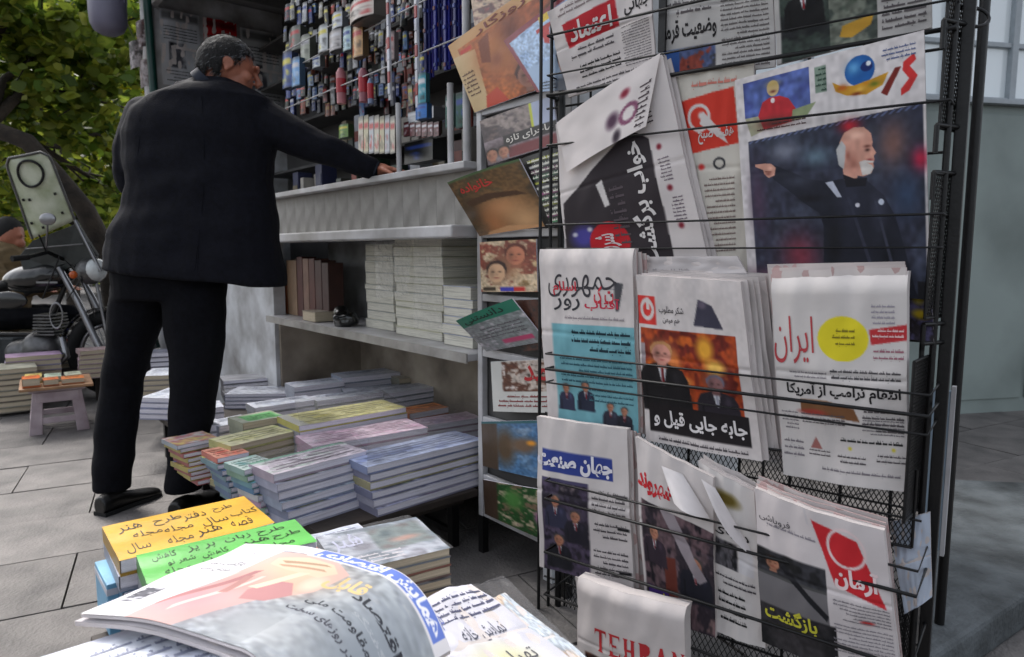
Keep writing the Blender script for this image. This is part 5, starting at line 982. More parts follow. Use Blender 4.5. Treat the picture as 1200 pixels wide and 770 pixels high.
# plastic wrapped newspapers at front right
def wpaper(px, z, ops, label, th=.03, seed=1, name='newspaper', nlay=2):
    c = [atz(x, y, zz) for (x, y), zz in zip(px, z)]
    f = quadmap(c, (0, 0, 1), .008, wav=.006, seed=seed)
    sheet_thing(name, label, 'newspaper', f, 110, 90, ops, 'print', None, 1.2, th)
hw = [('bg', (.80, .80, .84)), ('n', .04, 6), ('b', .15, .2, .16, .2, (.62, .66, .84)), ('b', .5, .75, .4, .3, (.82, .81, .66))]
wpaper([(470, 716), (552, 684), (706, 800), (560, 860)], [.385, .385, .36, .36], hw+[('t', 'مهمان', .1, .1, .3, .34, (.3, .36, .62), -0, 0), ('l', .3, .06, .98, .3, 4, (.2, .22, .36), 5), ('t', 'نمایش خانه', .35, .36, .8, .5, (.2, .22, .3), 0, 0), ('t', 'تا را', .12, .6, .36, .85, (.2, .2, .22), 0, .0), ('t', 'تهران', .46, .62, .8, .76, (.2, .2, .24), 0, 0)], 'plastic wrapped white newspaper with handwriting at the front right', .05, seed=2)
wpaper([(556, 712), (592, 696), (740, 812), (650, 850)], [.365, .365, .335, .335], [('bg', (.76, .75, .72)), ('photo', .0, .0, 1, .9, [(.78, .78, .78), (.7, .74, .78), (.78, .7, .62), (.8, .8, .82)], 23, 3), ('l', .1, .2, .6, .8, 6, (.4, .4, .5), 3)], 'pale wrapped magazine stack at the right edge of the front crate', .045, seed=4)
pxfilm([(468, 716), (590, 676), (720, 805), (555, 865)], [.398, .398, .372, .372], 'glossy clear plastic sheet over the white newspapers at the front right', 60, 60, .004, 5, 13)
# big white newspaper draped over the pile
KT = atz(288, 637, .515); KL = atz(98, 702, .50); KM = atz(452, 664, .505); KR = atz(528, 762, .425)
down = (KL-KT)
def drape(u, v):
    if u < .66: s = u/.66; top = KT*(1-s)+KM*s+Vector((0, 0, 1))*.012*math.sin(math.pi*s)
    else:
        s = (u-.66)/.34; c1 = KM+(KM-KT).normalized()*.07; top = KM*(1-s)**2+c1*2*s*(1-s)+KR*s*s
    p = top+down*1.02*v+Vector((0, 0, -.02*v+.006*noise.noise(Vector((u*3, v*3, 2)))))
    return p, Vector((.1, -.2, .97)).normalized()
HA = [('bg', (.86, .85, .86)), ('n', .015, 5),
      ('photo', .26, .1, 1.0, 1, [(.60, .62, .64), (.63, .65, .665), (.58, .60, .625), (.645, .655, .665)], 91, 14), ('s', .9, .5, .2, .5, (.52, .55, .58)), ('s', .62, .8, .2, .2, (.68, .69, .70)),
      ('p', [(.18, .5), (.26, .12), (.5, .10), (.62, .2), (.6, .42), (.5, .62), (.4, 1), (.1, 1)], (.80, .66, .64)),
      ('s', .44, .3, .2, .16, (.87, .73, .62)), ('p', [(.3, .2), (.4, .14), (.52, .15), (.58, .22), (.54, .30), (.40, .30), (.31, .27)], (.86, .76, .66)), ('p', [(.33, .22), (.5, .17), (.53, .18), (.36, .24)], (.68, .56, .46)), ('p', [(.34, .26), (.52, .22), (.54, .235), (.37, .275)], (.72, .58, .48)), ('s', .34, .5, .12, .14, (.78, .58, .56)), ('s', .48, .45, .1, .1, (.86, .68, .58)), ('s', .28, .75, .16, .2, (.74, .56, .58)), ('p', [(.42, .42), (.50, .40), (.56, .5), (.52, .62), (.44, .66), (.40, .55)], (.72, .52, .52)), ('p', [(.30, .36), (.33, .34), (.28, .6), (.22, .86), (.2, .8)], (.66, .46, .46)), ('p', [(.36, .40), (.375, .39), (.35, .62), (.30, .9), (.29, .84)], (.90, .76, .72)), ('p', [(.24, .4), (.255, .38), (.2, .7), (.16, .8)], (.88, .74, .70)),
      ('p', [(.46, .3), (.5, .28), (.42, .52), (.38, .52)], (.92, .8, .7)), ('p', [(.3, .42), (.33, .4), (.36, .62), (.33, .64)], (.68, .5, .48)), ('b', .56, .36, .05, .1, (.9, .78, .7)),
      ('r', .37, .0, 1.0, .115, (.84, .83, .84)), ('r', .39, .008, .97, .098, (.40, .49, .78)), ('tr', 'همایش اقتصادی', .40, .0, .96, .108, (.90, .90, .92), 0, .04),
      ('p', [(0, 0), (.26, 0), (.26, .12), (.2, 1), (0, 1)], (.84, .83, .84)),
      ('tr', 'بازگشت همه', .05, .26, .21, .33, (.3, .3, .32), 0, .02), ('tr', 'مردان شهر', .06, .35, .2, .41, (.3, .3, .32), 0, .02), ('tr', 'روز', .08, .12, .18, .16, (.5, .5, .52), 0, 0),
      ('tr', 'خبر نامه', .05, .53, .18, .57, (.55, .55, .57), 0, 0), ('photo', .03, .66, .12, .84, [(.4, .4, .43), (.7, .7, .72), (.3, .3, .33), (.82, .82, .84)], 95, 12), ('b', .07, .73, .03, .06, (.35, .35, .38)),
      ('tr', 'قابل', .58, .22, .74, .36, (.86, .74, .52), 0, .03), ('tr', 'اقتصاد', .72, .3, .96, .36, (.16, .17, .2), 0, .03), ('tr', 'مقاومت ملی', .62, .46, .92, .52, (.14, .15, .18), 0, .02), ('tr', 'در روزهای سخت', .6, .56, .9, .62, (.2, .2, .24), 0, .02), ('tr', 'گفتگو', .78, .40, .95, .44, (.62, .64, .66), 0, .01)]
sheet_thing('newspaper', 'big white newspaper with blue title draped over the front piles', 'newspaper', drape, 330, 250, HA, 'print', None, .9, .005, nb=60)
def under(u, v):
    p, n = drape(u, v); return p+Vector((-.010, .0, -.012)), n
sheet_thing('newspaper', 'second newspaper lying just under the big draped one', 'newspaper', under, 40, 30, [('bg', (.74, .72, .73)), ('n', .06, 8)], 'print', None, .9, .008)
def side(u, v): p, n = drape(0, u*.8); return p+Vector((.012, .006, -.035-v*.16)), Vector((-.7, -.7, 0))
o = film('plastic_film', lambda u, v: side(u, v), 30, 18, None, .008, 8, 17); tag(o, 'crinkled clear plastic hanging down the left side of the front pile', 'plastic film')
for i in range(4):
    A = atz(150, 735, .455-i*.03); B = atz(420, 700, .455-i*.03); ex = (D2*1.0); rz = math.atan2(ex.y, ex.x)
    c_ = FP(.0, .16, .42-i*.03)
    magazine(c_+Vector((random.uniform(-.006, .006), random.uniform(-.006, .006), 0)), rz+random.uniform(-.03, .03), .27, .30, .029, 600+i % 3, (.7, .7, .76), 'bundle of papers under the big draped newspaper, %s down' % ORD2[i], 'paper bundles under the draped newspaper', ops=whiteop(3), name='paper_bundle', cat='paper bundle')
# light blue box edge poking out at the left
a = atz(118, 690, .38); t_ = thing('box', 'small light blue box under the yellow folder at the far left', 'box', Vector((a.x, a.y, CZ)))
MB().axes(Vector((a.x+.03, a.y+.01, .365)), D2*.03, D1*.06, Vector((0, 0, .05))).build('box_body', flat((.4, .62, .75)), t_, .002)
MB().axes(Vector((a.x+.03, a.y+.01, .40)), D2*.0305, D1*.0605, Vector((0, 0, .006))).build('stripe', flat((.75, .76, .8)), t_)
# ================================================================== THE MAN
MY = 2.62
def mp(x, y, dy=0): return aty(x, y, MY+dy)
man = thing('person', 'man in a dark navy suit seen from behind, reaching to the kiosk counter', 'person', atz(175, 590, 0))
def cap(mb, a, b, ra, rb, n=12):
    a, b = Vector(a), Vector(b); d = (b-a)
    mb.tube([a+d*t for t in (0, .25, .5, .75, 1)], [ra+(rb-ra)*t for t in (0, .25, .5, .75, 1)], n)
    for p, r in ((a, ra), (b, rb)): mb.ell(p, (r, 0, 0), (0, r, 0), (0, 0, r), n, 8)
def rings(rows, n=26, sq=2.4):
    out = []
    for x0, x1, yl, yr, dep, dy in rows:         # left/right outline at a height, half depth in metres, depth shift
        a, b = mp(x0, yl, dy), mp(x1, yr, dy); c = (a+b)/2; hx = (b-a)/2; hy = Vector((0, 1, 0))*dep; R_ = []
        for k in range(n):
            t = 2*math.pi*k/n; cx, sy = math.cos(t), math.sin(t); e = 2/sq
            R_.append(c+hx*math.copysign(abs(cx)**e, cx)+hy*math.copysign(abs(sy)**e, sy))
        out.append(R_)
    return out
# body: one continuous surface
HC = mp(268, 79, .02)                              # head centre
F_ = Vector((.84, .40, -.30)).normalized(); U_ = (Vector((.18, .10, 1))-F_*Vector((.18, .10, 1)).dot(F_)).normalized(); S_ = F_.cross(U_).normalized()   # S_ points to his right (camera side)
bd = MB()
bd.ell(HC+U_*.010-F_*.010, F_*.094, S_*.073, U_*.097, 22, 16)
bd.ell(HC-U_*.045+F_*.035, F_*.062, S_*.058, U_*.072, 18, 12)
bd.ell(HC-U_*.095+F_*.062, F_*.026, S_*.03, U_*.02, 12, 8)           # chin
bd.ell(HC+F_*.092+U_*.030, F_*.014, S_*.045, U_*.012, 12, 8)         # brow
bd.tube([HC+F_*.092+U_*.015, HC+F_*.118-U_*.018, HC+F_*.105-U_*.030], [.009, .014, .012], 10)
bd.ell(HC+F_*.094-U_*.056, F_*.010, S_*.024, U_*.006, 10, 6); bd.ell(HC+F_*.092-U_*.070, F_*.010, S_*.021, U_*.007, 10, 6)
for s in (1, -1):
    bd.ell(HC+F_*.066-U_*.018+S_*s*.042, F_*.022, S_*.02, U_*.022, 10, 8)   # cheek
    e = HC+S_*s*.079-F_*.006-U_*.004; bd.torus(e, (F_*.9-U_*.1).normalized(), (U_+S_*s*.15).normalized(), .017, .0055, 16, 8); bd.ell(e, F_*.012, S_*.004, U_*.015, 10, 8); bd.ell(e-U_*.024, F_*.009, S_*.006, U_*.01, 8, 6)
NB = mp(243, 118, -.0); cap(bd, NB, HC-U_*.05-F_*.03, .062, .052)
bd.loft(rings([(205, 280, 112, 112, .08, 0), (176, 306, 130, 132, .09, 0), (170, 308, 165, 165, .115, 0), (168, 305, 220, 220, .11, 0), (165, 270, 270, 270, .10, 0), (155, 250, 310, 310, .09, 0), (165, 240, 330, 330, .07, 0)]))
SHR, ELR, WRR = mp(308, 140, -.0), mp(378, 176, .0), mp(436, 197, .04)
SHL, ELL, WRL = mp(165, 135, .02), mp(152, 208, .04), mp(176, 225, .22)
cap(bd, SHR, ELR, .055, .038); cap(bd, ELR, WRR, .037, .026); cap(bd, mp(180, 145, .02), ELL, .05, .042); cap(bd, ELL, WRL, .043, .03)
legs = [((168, 335), (145, 455), (131, 560)), ((226, 335), (228, 450), (216, 565))]
LZ = [(.02, .03, -.02), (-.02, -.05, -.08)]
for (h, kn, an), dy in zip(legs, LZ): cap(bd, mp(*h, dy[0]), mp(*kn, dy[1]), .065, .05); cap(bd, mp(*kn, dy[1]), mp(*an, dy[2]), .048, .036)
# right hand, relaxed on the counter edge: palm, four bent fingers, thumb
hd = (mp(462, 200, .05)-WRR).normalized(); hu = Vector((0, 0, 1)); hs = hd.cross(hu).normalized(); hu = hs.cross(hd)
pc = WRR+hd*.055; bd.ell(pc, hd*.05, hs*.040, hu*.015, 14, 10); cap(bd, WRR, pc-hd*.01, .026, .022, 10)
def finger(mb, base, d0, up, L, r, bend):
    d = d0.copy(); p = base.copy(); ax = d0.cross(up).normalized()
    for k, l in enumerate(L):
        d = (Matrix.Rotation(-bend*(k+.5), 3, ax) @ d0); q = p+d*l; cap(mb, p, q, r*(1-.1*k), r*(1-.1*(k+1)), 8); p = q
for i, (o_, L) in enumerate(((.030, (.036, .024, .019)), (.010, (.040, .027, .021)), (-.010, (.037, .025, .020)), (-.028, (.029, .019, .017)))):
    finger(bd, pc+hd*.036+hs*o_, (hd+hs*o_*3).normalized(), hu, L, .0085, R(14+4*i))
finger(bd, pc-hd*.012+hs*.034-hu*.004, (hd*.75+hs*.6-hu*.15).normalized(), hu, (.034, .028), .0095, R(12))
hd2 = (WRL-ELL).normalized(); pc2 = WRL+hd2*.055; hs2 = hd2.cross(Vector((0, 0, 1))).normalized(); bd.ell(pc2, hd2*.05, hs2*.04, hs2.cross(hd2)*.015, 12, 8)
for i, o_ in enumerate((.03, .01, -.01, -.028)): finger(bd, pc2+hd2*.036+hs2*o_, hd2, hs2.cross(hd2), (.034, .024, .018), .0085, R(18))
finger(bd, pc2-hd2*.012+hs2*.034, (hd2*.7+hs2*.6).normalized(), hs2.cross(hd2), (.034, .026), .0095, R(10))
fuse(bd, 'body', M['skin'], man, .0045, 4)
# hair
hb = MB(); nu, nv = 44, 26; V = []; keep = {}
for j in range(nv+1):
    for i in range(nu):
        th = math.pi*j/nv; ph = 2*math.pi*i/nu; a, b, c = math.sin(th)*math.cos(ph), math.sin(th)*math.sin(ph), math.cos(th)
        q = HC+U_*.006-F_*.010+F_*a*.099+S_*b*.079+U_*c*.101; k = 1+.03*noise.noise(q*40)
        V.append(HC+(q-HC)*k); hl = (.12 if a > .3 else -.05 if a > .0 else -.62)+.22*noise.noise(Vector((ph*3, 1, 2)))
        keep[j*nu+i] = (c > hl+(.65*max(0, a-.25))) and not (a > .02 and a < .28 and c < .0 and abs(b) > .5) and a < .86
Fh = [(j*nu+i, (j+1)*nu+i, (j+1)*nu+(i+1) % nu, j*nu+(i+1) % nu) for j in range(nv) for i in range(nu)]
def greyish(f): q = V[f[0]]-HC; return q.dot(F_)+.5*q.dot(U_)+.05*noise.noise(V[f[0]]*30) > .07
hb.add(V, [f for f in Fh if all(keep[x] for x in f) and not greyish(f)], 0, True); n0 = len(hb.f); hb.f += [f for f in Fh if all(keep[x] for x in f) and greyish(f)]; hb.m += [1]*(len(hb.f)-n0); hb.sm += [True]*(len(hb.f)-n0)
ho = hb.build('hair', [M['hair_back'], M['hair']], man); s_ = ho.modifiers.new('s', 'SOLIDIFY'); s_.thickness = .005; s_.offset = -1
# short strands over the hair
rs = random.Random(2); hv = [V[k] for k in range(len(V)) if keep[k]]; st_ = {0: MB(), 1: MB()}
for k in range(8000):
    p = rs.choice(hv)+Vector((rs.uniform(-1, 1), rs.uniform(-1, 1), rs.uniform(-1, 1)))*.007; n_ = (p-HC).normalized(); tdir = (Vector((rs.uniform(-.4, .4), rs.uniform(-.4, .4), -.6))-F_*.5+U_*.1); tdir = (tdir-n_*tdir.dot(n_)*.75).normalized(); w2 = n_.cross(tdir).normalized()*.0008; L_ = rs.uniform(.012, .028)
    g_ = 1 if rs.random() < (.55 if (p-HC).dot(F_)+.5*(p-HC).dot(U_) > .045 else .12) else 0
    st_[g_].add([p-w2, p+w2, p+tdir*L_+n_*.003], [(0, 1, 2)])
st_[0].build('dark_strands', M['hair_dark'], ho); st_[1].build('grey_strands', M['hair_grey'], ho)
# jacket
jk = MB()
jk.loft(rings([(222, 276, 97, 98, .055, .0), (206, 297, 103, 105, .10, .0), (180, 318, 112, 116, .125, .0), (157, 326, 128, 134, .14, .01), (146, 326, 155, 158, .15, .01), (146, 320, 185, 188, .145, .01), (153, 319, 217, 218, .145, .0), (146, 323, 242, 248, .15, 0), (130, 328, 275, 285, .165, 0), (127, 332, 300, 315, .17, 0), (126, 335, 315, 337, .17, 0)]), caps=True)
jk.tube([mp(208, 103, .02), mp(236, 96, -.05), mp(264, 99, -.045), mp(288, 107, .0)], [.022, .024, .024, .02], 10)    # collar roll
cap(jk, mp(300, 138, -.0), mp(345, 160, .0), .083, .068); cap(jk, mp(345, 160, .0), mp(383, 176, .0), .068, .056); cap(jk, mp(383, 176, 0), mp(434, 196, .035), .055, .041)
cap(jk, mp(170, 138, .02), mp(154, 172, .02), .078, .066); cap(jk, mp(154, 172, .02), mp(152, 212, .04), .066, .056); cap(jk, mp(152, 212, .04), WRL, .054, .042)
fuse(jk, 'jacket', M['cloth'], man, .007, 5, .009, 6)
fj = [o_ for o_ in man.children if o_.name.startswith('jacket')][0]
def onjk(x, y):
    me_ = fj.data; d_ = ray(x, y).normalized(); 
    hit, loc, nn, _ = fj.ray_cast(fj.matrix_world.inverted() @ EYE if False else EYE-fj_off, d_); return (loc+fj_off+nn*.001) if hit else None
fj_off = Vector((0, 0, 0))
for nm, pts in (('back_seam', [(236, 112), (238, 140), (239, 180), (238, 220), (236, 250), (233, 285), (231, 316)]), ('back_vent', [(234, 268), (231, 290), (228, 317)]), ('sleeve_seam', [(310, 118), (318, 140), (322, 165), (318, 182)]), ('sleeve_seam', [(172, 116), (164, 140), (163, 165), (160, 190)])):
    q_ = [onjk(*p_) for p_ in pts]; q_ = [x_ for x_ in q_ if x_ is not None]
    if len(q_) > 2: MB().tube([x_+Vector((0, .0008, 0)) for x_ in q_], .0012, 5).build(nm, M['cloth'], fj)
sh = MB(); sh.tube([mp(240, 100, -.02), mp(247, 92, -.02)], [.062, .056], 16, caps=False); fuse(sh, 'shirt_collar', M['shirt'], man, .006, 2) if False else sh.build('shirt_collar', M['shirt'], man)
q = (mp(434, 196, .035), mp(441, 199, .04)); MB().tube(q, [.036, .034], 14).build('shirt_cuff', M['shirt'], man)
tr = MB()
tr.loft(rings([(135, 262, 300, 300, .13, 0), (134, 264, 330, 335, .13, 0), (134, 262, 350, 352, .12, 0)]))
def leg(rows):
    tr.loft(rings(rows, 20, 2.1))
leg([(132, 200, 335, 335, .105, .02), (130, 193, 370, 368, .10, .02), (127, 177, 410, 408, .09, .02), (121, 166, 450, 448, .082, .02), (115, 160, 490, 490, .076, .0), (112, 156, 525, 525, .072, -.01), (110, 153, 550, 552, .07, -.02), (111, 151, 573, 574, .07, -.02)])
leg([(190, 262, 335, 335, .105, -.02), (192, 263, 370, 370, .10, -.03), (199, 262, 410, 410, .092, -.04), (201, 255, 450, 450, .085, -.05), (199, 249, 490, 490, .078, -.06), (198, 243, 525, 525, .074, -.07), (197, 238, 555, 555, .07, -.08), (196, 235, 574, 574, .07, -.08)])
fuse(tr, 'trousers', M['trouser'], man, .008, 6, .006, 6)
def shoe(hx, hy, tx, ty, lab):
    a = atz(hx, hy, .035); b = atz(tx, ty, .035); d = (b-a); L = .27; d = Vector((d.x, d.y, 0)).normalized(); s = Vector((-d.y, d.x, 0)); mb = MB()
    rows = [(0, .030, .075), (.03, .036, .085), (.08, .036, .08), (.13, .037, .062), (.18, .045, .05), (.22, .045, .042), (.25, .036, .034), (.268, .018, .024)]
    mb.loft([[a+d*(x-.05)+s*w_*math.cos(2*math.pi*k/16)+Vector((0, 0, -.035+h/2+h/2*math.sin(2*math.pi*k/16))) for k in range(16)] for x, w_, h in rows])
    o = fuse(mb, 'shoe', M['shoe'], man, .005, 3); 
    so_ = MB(); so_.loft([[a+d*(x-.05)+s*(w_+.003)*math.cos(2*math.pi*k/16)*1.0+Vector((0, 0, zz)) for x, w_, h, k in [(r_[0], r_[1], r_[2], kk)]] for r_ in rows for kk in [0]]) if False else None
    sl_ = MB(); top = [a+d*(x-.05)+s*(w_+.002) for x, w_, h in rows]+[a+d*(x-.05)-s*(w_+.002) for x, w_, h in rows[::-1]]; n = len(top)
    vs2 = [Vector((p.x, p.y, .002)) for p in top]+[Vector((p.x, p.y, .016)) for p in top]; sl_.add(vs2, [tuple(range(n))[::-1], tuple(range(n, 2*n))]+[(i, (i+1) % n, (i+1) % n+n, i+n) for i in range(n)])
    sl_.build('sole', M['tyre'], o)
shoe(130, 590, 172, 574, 'l'); shoe(214, 596, 236, 583, 'r')

# ================================================================== STOOL, SIDE TABLE AND BOOKS ON THE LEFT
SA = atz(34, 512, 0); SB = atz(106, 503, 0)
sx = (SB-SA).normalized(); sy = Vector((-sx.y, sx.x, 0)); sw = (SB-SA).length; SZ = .235
def SP(u, v, z): p = SA+sx*u*sw+sy*v*sw; return Vector((p.x, p.y, z))
stl = thing('plastic_stool', 'white plastic step stool holding a board of orange books', 'stool', SP(.5, .5, 0))
for v in (.06, .94):
    for u0, u1, t0, t1 in ((0, .22, .1, .27), (.78, 1, .73, .9)):
        MB().add([SP(u0, v-.05, 0), SP(u1, v-.05, 0), SP(t1, v-.02, SZ), SP(t0, v-.02, SZ), SP(u0, v+.05, 0), SP(u1, v+.05, 0), SP(t1, v+.02, SZ), SP(t0, v+.02, SZ)], [(0, 3, 2, 1), (4, 5, 6, 7), (0, 4, 7, 3), (1, 2, 6, 5), (0, 1, 5, 4), (3, 7, 6, 2)]).build('leg', M['plastic_white'], stl, .004)
    MB().axes(SP(.5, v, .075), sx*sw*.3, sy*.008, Vector((0, 0, .016))).build('rung', M['plastic_white'], stl, .003)
    MB().axes(SP(.5, v, SZ-.03), sx*sw*.36, sy*.01, Vector((0, 0, .028))).build('apron', M['plastic_white'], stl, .003)
for u in (.06, .94): MB().axes(SP(u, .5, .075), sx*.008, sy*sw*.4, Vector((0, 0, .016))).build('rung', M['plastic_white'], stl, .003)
MB().axes(SP(.5, .5, SZ+.008), sx*sw*.46, sy*sw*.48, Vector((0, 0, .008))).build('seat', M['plastic_white'], stl, .004)
bo = tag(MB().axes(SP(.5, .55, SZ+.0245), sx*sw*.60, sy*sw*.66, Vector((0, 0, .0075))).build('wooden_board', M['wood'], None, .002), 'thin pale wooden board laid across the white plastic stool', 'board')
BZ = SZ+.033
books = [(-.05, -.02, .3, .42, .05, (.86, .42, .16), 'orange book nearest the left corner of the board'), (.28, -.02, .26, .36, .035, (.84, .44, .22), 'orange book in the middle of the board front'), (.57, 0, .40, .38, .03, (.88, .50, .26), 'orange book at the right front of the board'),
         (-.02, .5, .3, .5, .035, (.8, .72, .4), 'yellowish book behind the left orange book'), (.3, .45, .3, .5, .03, (.7, .76, .68), 'pale green book behind the middle orange book'), (.64, .48, .3, .5, .03, (.74, .75, .66), 'cream green book behind the right orange book')]
for k, (u, v, w_, d_, t, c, lab) in enumerate(books):
    p = SP(u+w_/2, v+d_/2, BZ+.0005); magazine(p, math.atan2(sx.y, sx.x)+random.uniform(-.03, .03), w_*sw*.95, d_*sw*.95, t, 700+k, c, lab, 'books on the board', True, [('bg', c), ('n', .12, 6), ('photo', .1, .1, .9, .9, [c, tuple(min(1, x*1.15) for x in c), tuple(x*.8 for x in c)], 700+k, 4), ('l', .2, .2, .8, .6, 3, tuple(x*.4 for x in c), k)], 'book', 'book')
# low bench with more books behind and beside
bn = thing('low_bench', 'low dark bench under the books behind the white stool', 'bench', atz(60, 470, 0))
def OP(x, y, z): return atz(x, y, z)
q0, q1 = OP(-60, 455, .18), OP(124, 438, .18); bx = (q1-q0).normalized(); by = Vector((-bx.y, bx.x, 0)); bw = (q1-q0).length; brz = math.atan2(bx.y, bx.x)
MB().axes((q0+q1)/2+by*.3, bx*bw/2, by*.3, Vector((0, 0, .015))).build('bench_top', M['table_dark'], bn, .003)
for u in (.05, .95):
    for v in (.04, .56): p = q0+bx*bw*u+by*v; MB().axes(Vector((p.x, p.y, .083)), bx*.02, by*.02, Vector((0, 0, .083))).build('leg', M['table_dark'], bn)
def bpile(px, pyb, z0, wd, dp, n, t, cols, desc, warm=True, rz=0, seed=0):
    p = atz(px, pyb, z0); r = random.Random(seed)
    for i in range(n):
        c = cols[i % len(cols)]
        magazine(Vector((p.x+r.uniform(-.006, .006), p.y+dp/2+r.uniform(-.006, .006), z0+i*t)), brz+rz+r.uniform(-.06, .06), wd, dp, t*.96, 720+seed+(i == n-1), c, '%s book, %s in its pile' % (desc, ORD[n-1-i]), desc+' books', warm, [('bg', c), ('n', .15, 6)], 'book', 'book')
bpile(28, 442, .1965, .30, .2, 4, .034, [(.66, .6, .7), (.7, .66, .76), (.76, .74, .82), (.80, .68, .80)], 'lilac pile', seed=3)
bpile(70, 432, .1965, .26, .16, 3, .034, [(.6, .62, .6), (.45, .5, .55), (.14, .18, .5)], 'navy topped pile', seed=5)
bpile(107, 443, .1965, .22, .18, 6, .03, [(.78, .7, .7), (.72, .62, .62), (.82, .74, .78), (.8, .7, .74)], 'pinkish cream pile', seed=7)
bpile(80, 420, .1965, .12, .1, 4, .034, [(.4, .12, .12), (.45, .14, .14)], 'dark red pile', seed=9)
bpile(45, 415, .1965, .3, .12, 5, .04, [(.4, .4, .38), (.5, .5, .46)], 'grey rounded pile', seed=11)
bpile(-4, 485, .02, .24, .3, 8, .034, [(.6, .58, .52), (.66, .66, .6), (.5, .45, .4)], 'grey cream pile at the left picture edge', seed=13)

# ================================================================== MOTORCYCLE
BY = 4.7
def bp(x, y, dy=0): return aty(x, y, BY+dy)
bike = thing('motorcycle', 'black parked motorcycle with a tall scratched windscreen', 'motorcycle', Vector((bp(60, 300).x, BY, 0)))
def Z(x, z, dy=0): q = bp(x, 300, dy); return Vector((q.x, q.y, z))
def wheel(cx, rr):
    c = Z(cx, rr); t_ = MB().torus(c, (1, 0, 0), (0, 0, 1), rr-.045, .045, 36, 10).build('wheel', M['tyre'], bike)
    MB().torus(c, (1, 0, 0), (0, 0, 1), rr-.1, .016, 32, 8).build('rim', M['chrome'], t_)
    MB().tube([c-Vector((0, .06, 0)), c+Vector((0, .06, 0))], .035, 14).build('hub', M['bikegrey'], t_)
    for k in range(16):
        a = k*math.pi/8; d = Vector((math.cos(a), 0, math.sin(a))); MB().tube([c+d*.03+Vector((0, .025*(-1)**k, 0)), c+d*(rr-.1)], .003, 5).build('spoke', M['chrome'], t_)
    fe = MB(); 
    for k in range(14):
        a0, a1 = .1+k*.21, .1+(k+1)*.21; 
        if a1 > 3.0: break
        p0, p1 = c+Vector((math.cos(a0), 0, math.sin(a0)))*(rr+.02), c+Vector((math.cos(a1), 0, math.sin(a1)))*(rr+.02); y = Vector((0, .055, 0)); fe.add([p0-y, p1-y, p1+y, p0+y], [(0, 1, 2, 3)], 0, True)
    o = fe.build('fender', M['bikeblack'], bike); s = o.modifiers.new('s', 'SOLIDIFY'); s.thickness = .004
fw, rw = 122, -75; wheel(fw, .30); wheel(rw, .30)
FA = Z(fw, .30); HT = bp(84, 318)
for s in (-.085, .085):
    MB().tube([FA+Vector((0, s, 0)), FA*.35+HT*.65+Vector((0, s, 0)), HT+Vector((-.03, s, .03))], [.026, .022, .018], 10).build('fork', M['chrome'], bike)
MB().tube([HT+Vector((-.05, -.34, .10)), HT+Vector((-.02, -.2, .13)), HT+Vector((0, 0, .06)), HT+Vector((-.02, .2, .13)), HT+Vector((-.05, .34, .10))], .013, 10).build('handlebar', M['black'], bike)
for s in (-1, 1): MB().tube([HT+Vector((-.05, s*.34, .10)), HT+Vector((-.09, s*.43, .09))], .019, 10).build('grip', M['tyre'], bike)
tk = MB(); tk.ell(bp(46, 326), (.24, 0, 0), (0, .13, 0), (.05, 0, .105), 20, 14); tk.ell(bp(60, 322), (.14, 0, 0), (0, .125, 0), (0, 0, .09), 16, 12); fuse(tk, 'fuel_tank', M['bikeblack'], bike, .012, 4)
se = MB(); se.loft([[c+Vector((0, .12*w2*math.cos(t), .05*math.sin(t)*h2)) for t in [2*math.pi*k/14 for k in range(14)]] for c, w2, h2 in ((bp(20, 332), .7, .7), (bp(-5, 338), 1, 1), (bp(-50, 336), 1, 1.1), (bp(-85, 326), .6, .7))]); se.build('seat', M['tyre'], bike)
en = MB(); en.ell(Z(42, .34), (.13, 0, 0), (0, .12, 0), (0, 0, .12), 18, 12); en.ell(Z(20, .31), (.12, 0, 0), (0, .11, 0), (0, 0, .09), 18, 12); fuse(en, 'engine', M['bikegrey'], bike, .012, 3)
for k in range(7): MB().axes(Z(54, .44+k*.022), (.075-.003*k, 0, 0), (0, .09, 0), (0, 0, .005)).build('cooling_fin', M['bikegrey'], bike)
MB().tube([Z(66, .42, -.1), Z(70, .30, -.14), Z(50, .20, -.16), Z(-20, .20, -.17), Z(-70, .27, -.18)], [.02, .02, .022, .034, .04], 12).build('exhaust', M['chrome'], bike)
MB().torus(bp(66, 370, -.15), (.5, 0, .1), (0, 0, 1), .085, .009, 20, 6).build('crash_bar', M['chrome'], bike)
for a_, b_ in (((84, 318), (30, 345)), ((84, 318), (52, 392)), ((52, 392), (-20, 392)), ((-20, 392), (-30, 345)), ((-20, 392), (-75, 392)), ((-75, 392), (-60, 350))):
    MB().tube([bp(*a_), bp(*b_)], .017, 8).build('frame_tube', M['black'], bike)
for x, y in ((30, 350), (28, 352)): pass
MB().ell(bp(10, 352, -.13), (.13, 0, 0), (0, .02, 0), (0, 0, .06), 16, 8).build('side_cover', M['bikeblack'], bike)
MB().axes(bp(55, 331, -.135), (.07, 0, 0), (0, .003, 0), (0, 0, .006)).build('tank_stripe', M['chrome'], bike)
MB().ell(bp(86, 322, -.2), (.026, 0, 0), (0, .022, 0), (0, 0, .026), 12, 8).build('indicator', M['orange'], bike)
hl = MB().ell(bp(106, 318, -.06), (.085, 0, 0), (0, .1, 0), (0, 0, .09), 20, 12); hlo = hl.build('headlight', M['bikegrey'], bike); MB().ell(bp(113, 316, -.08), (.055, 0, 0), (0, .085, 0), (0, 0, .078), 18, 10).build('lens', flat((.8, .82, .82), .15), hlo)
MB().tube([HT+Vector((-.03, -.2, .13)), HT+Vector((.0, -.3, .24))], .006, 6).build('mirror_stem', M['black'], bike)
MB().tube([Z(fw, .30, -.05), bp(112, 326, -.05)], .012, 8).build('brake_rod', M['chrome'], bike)
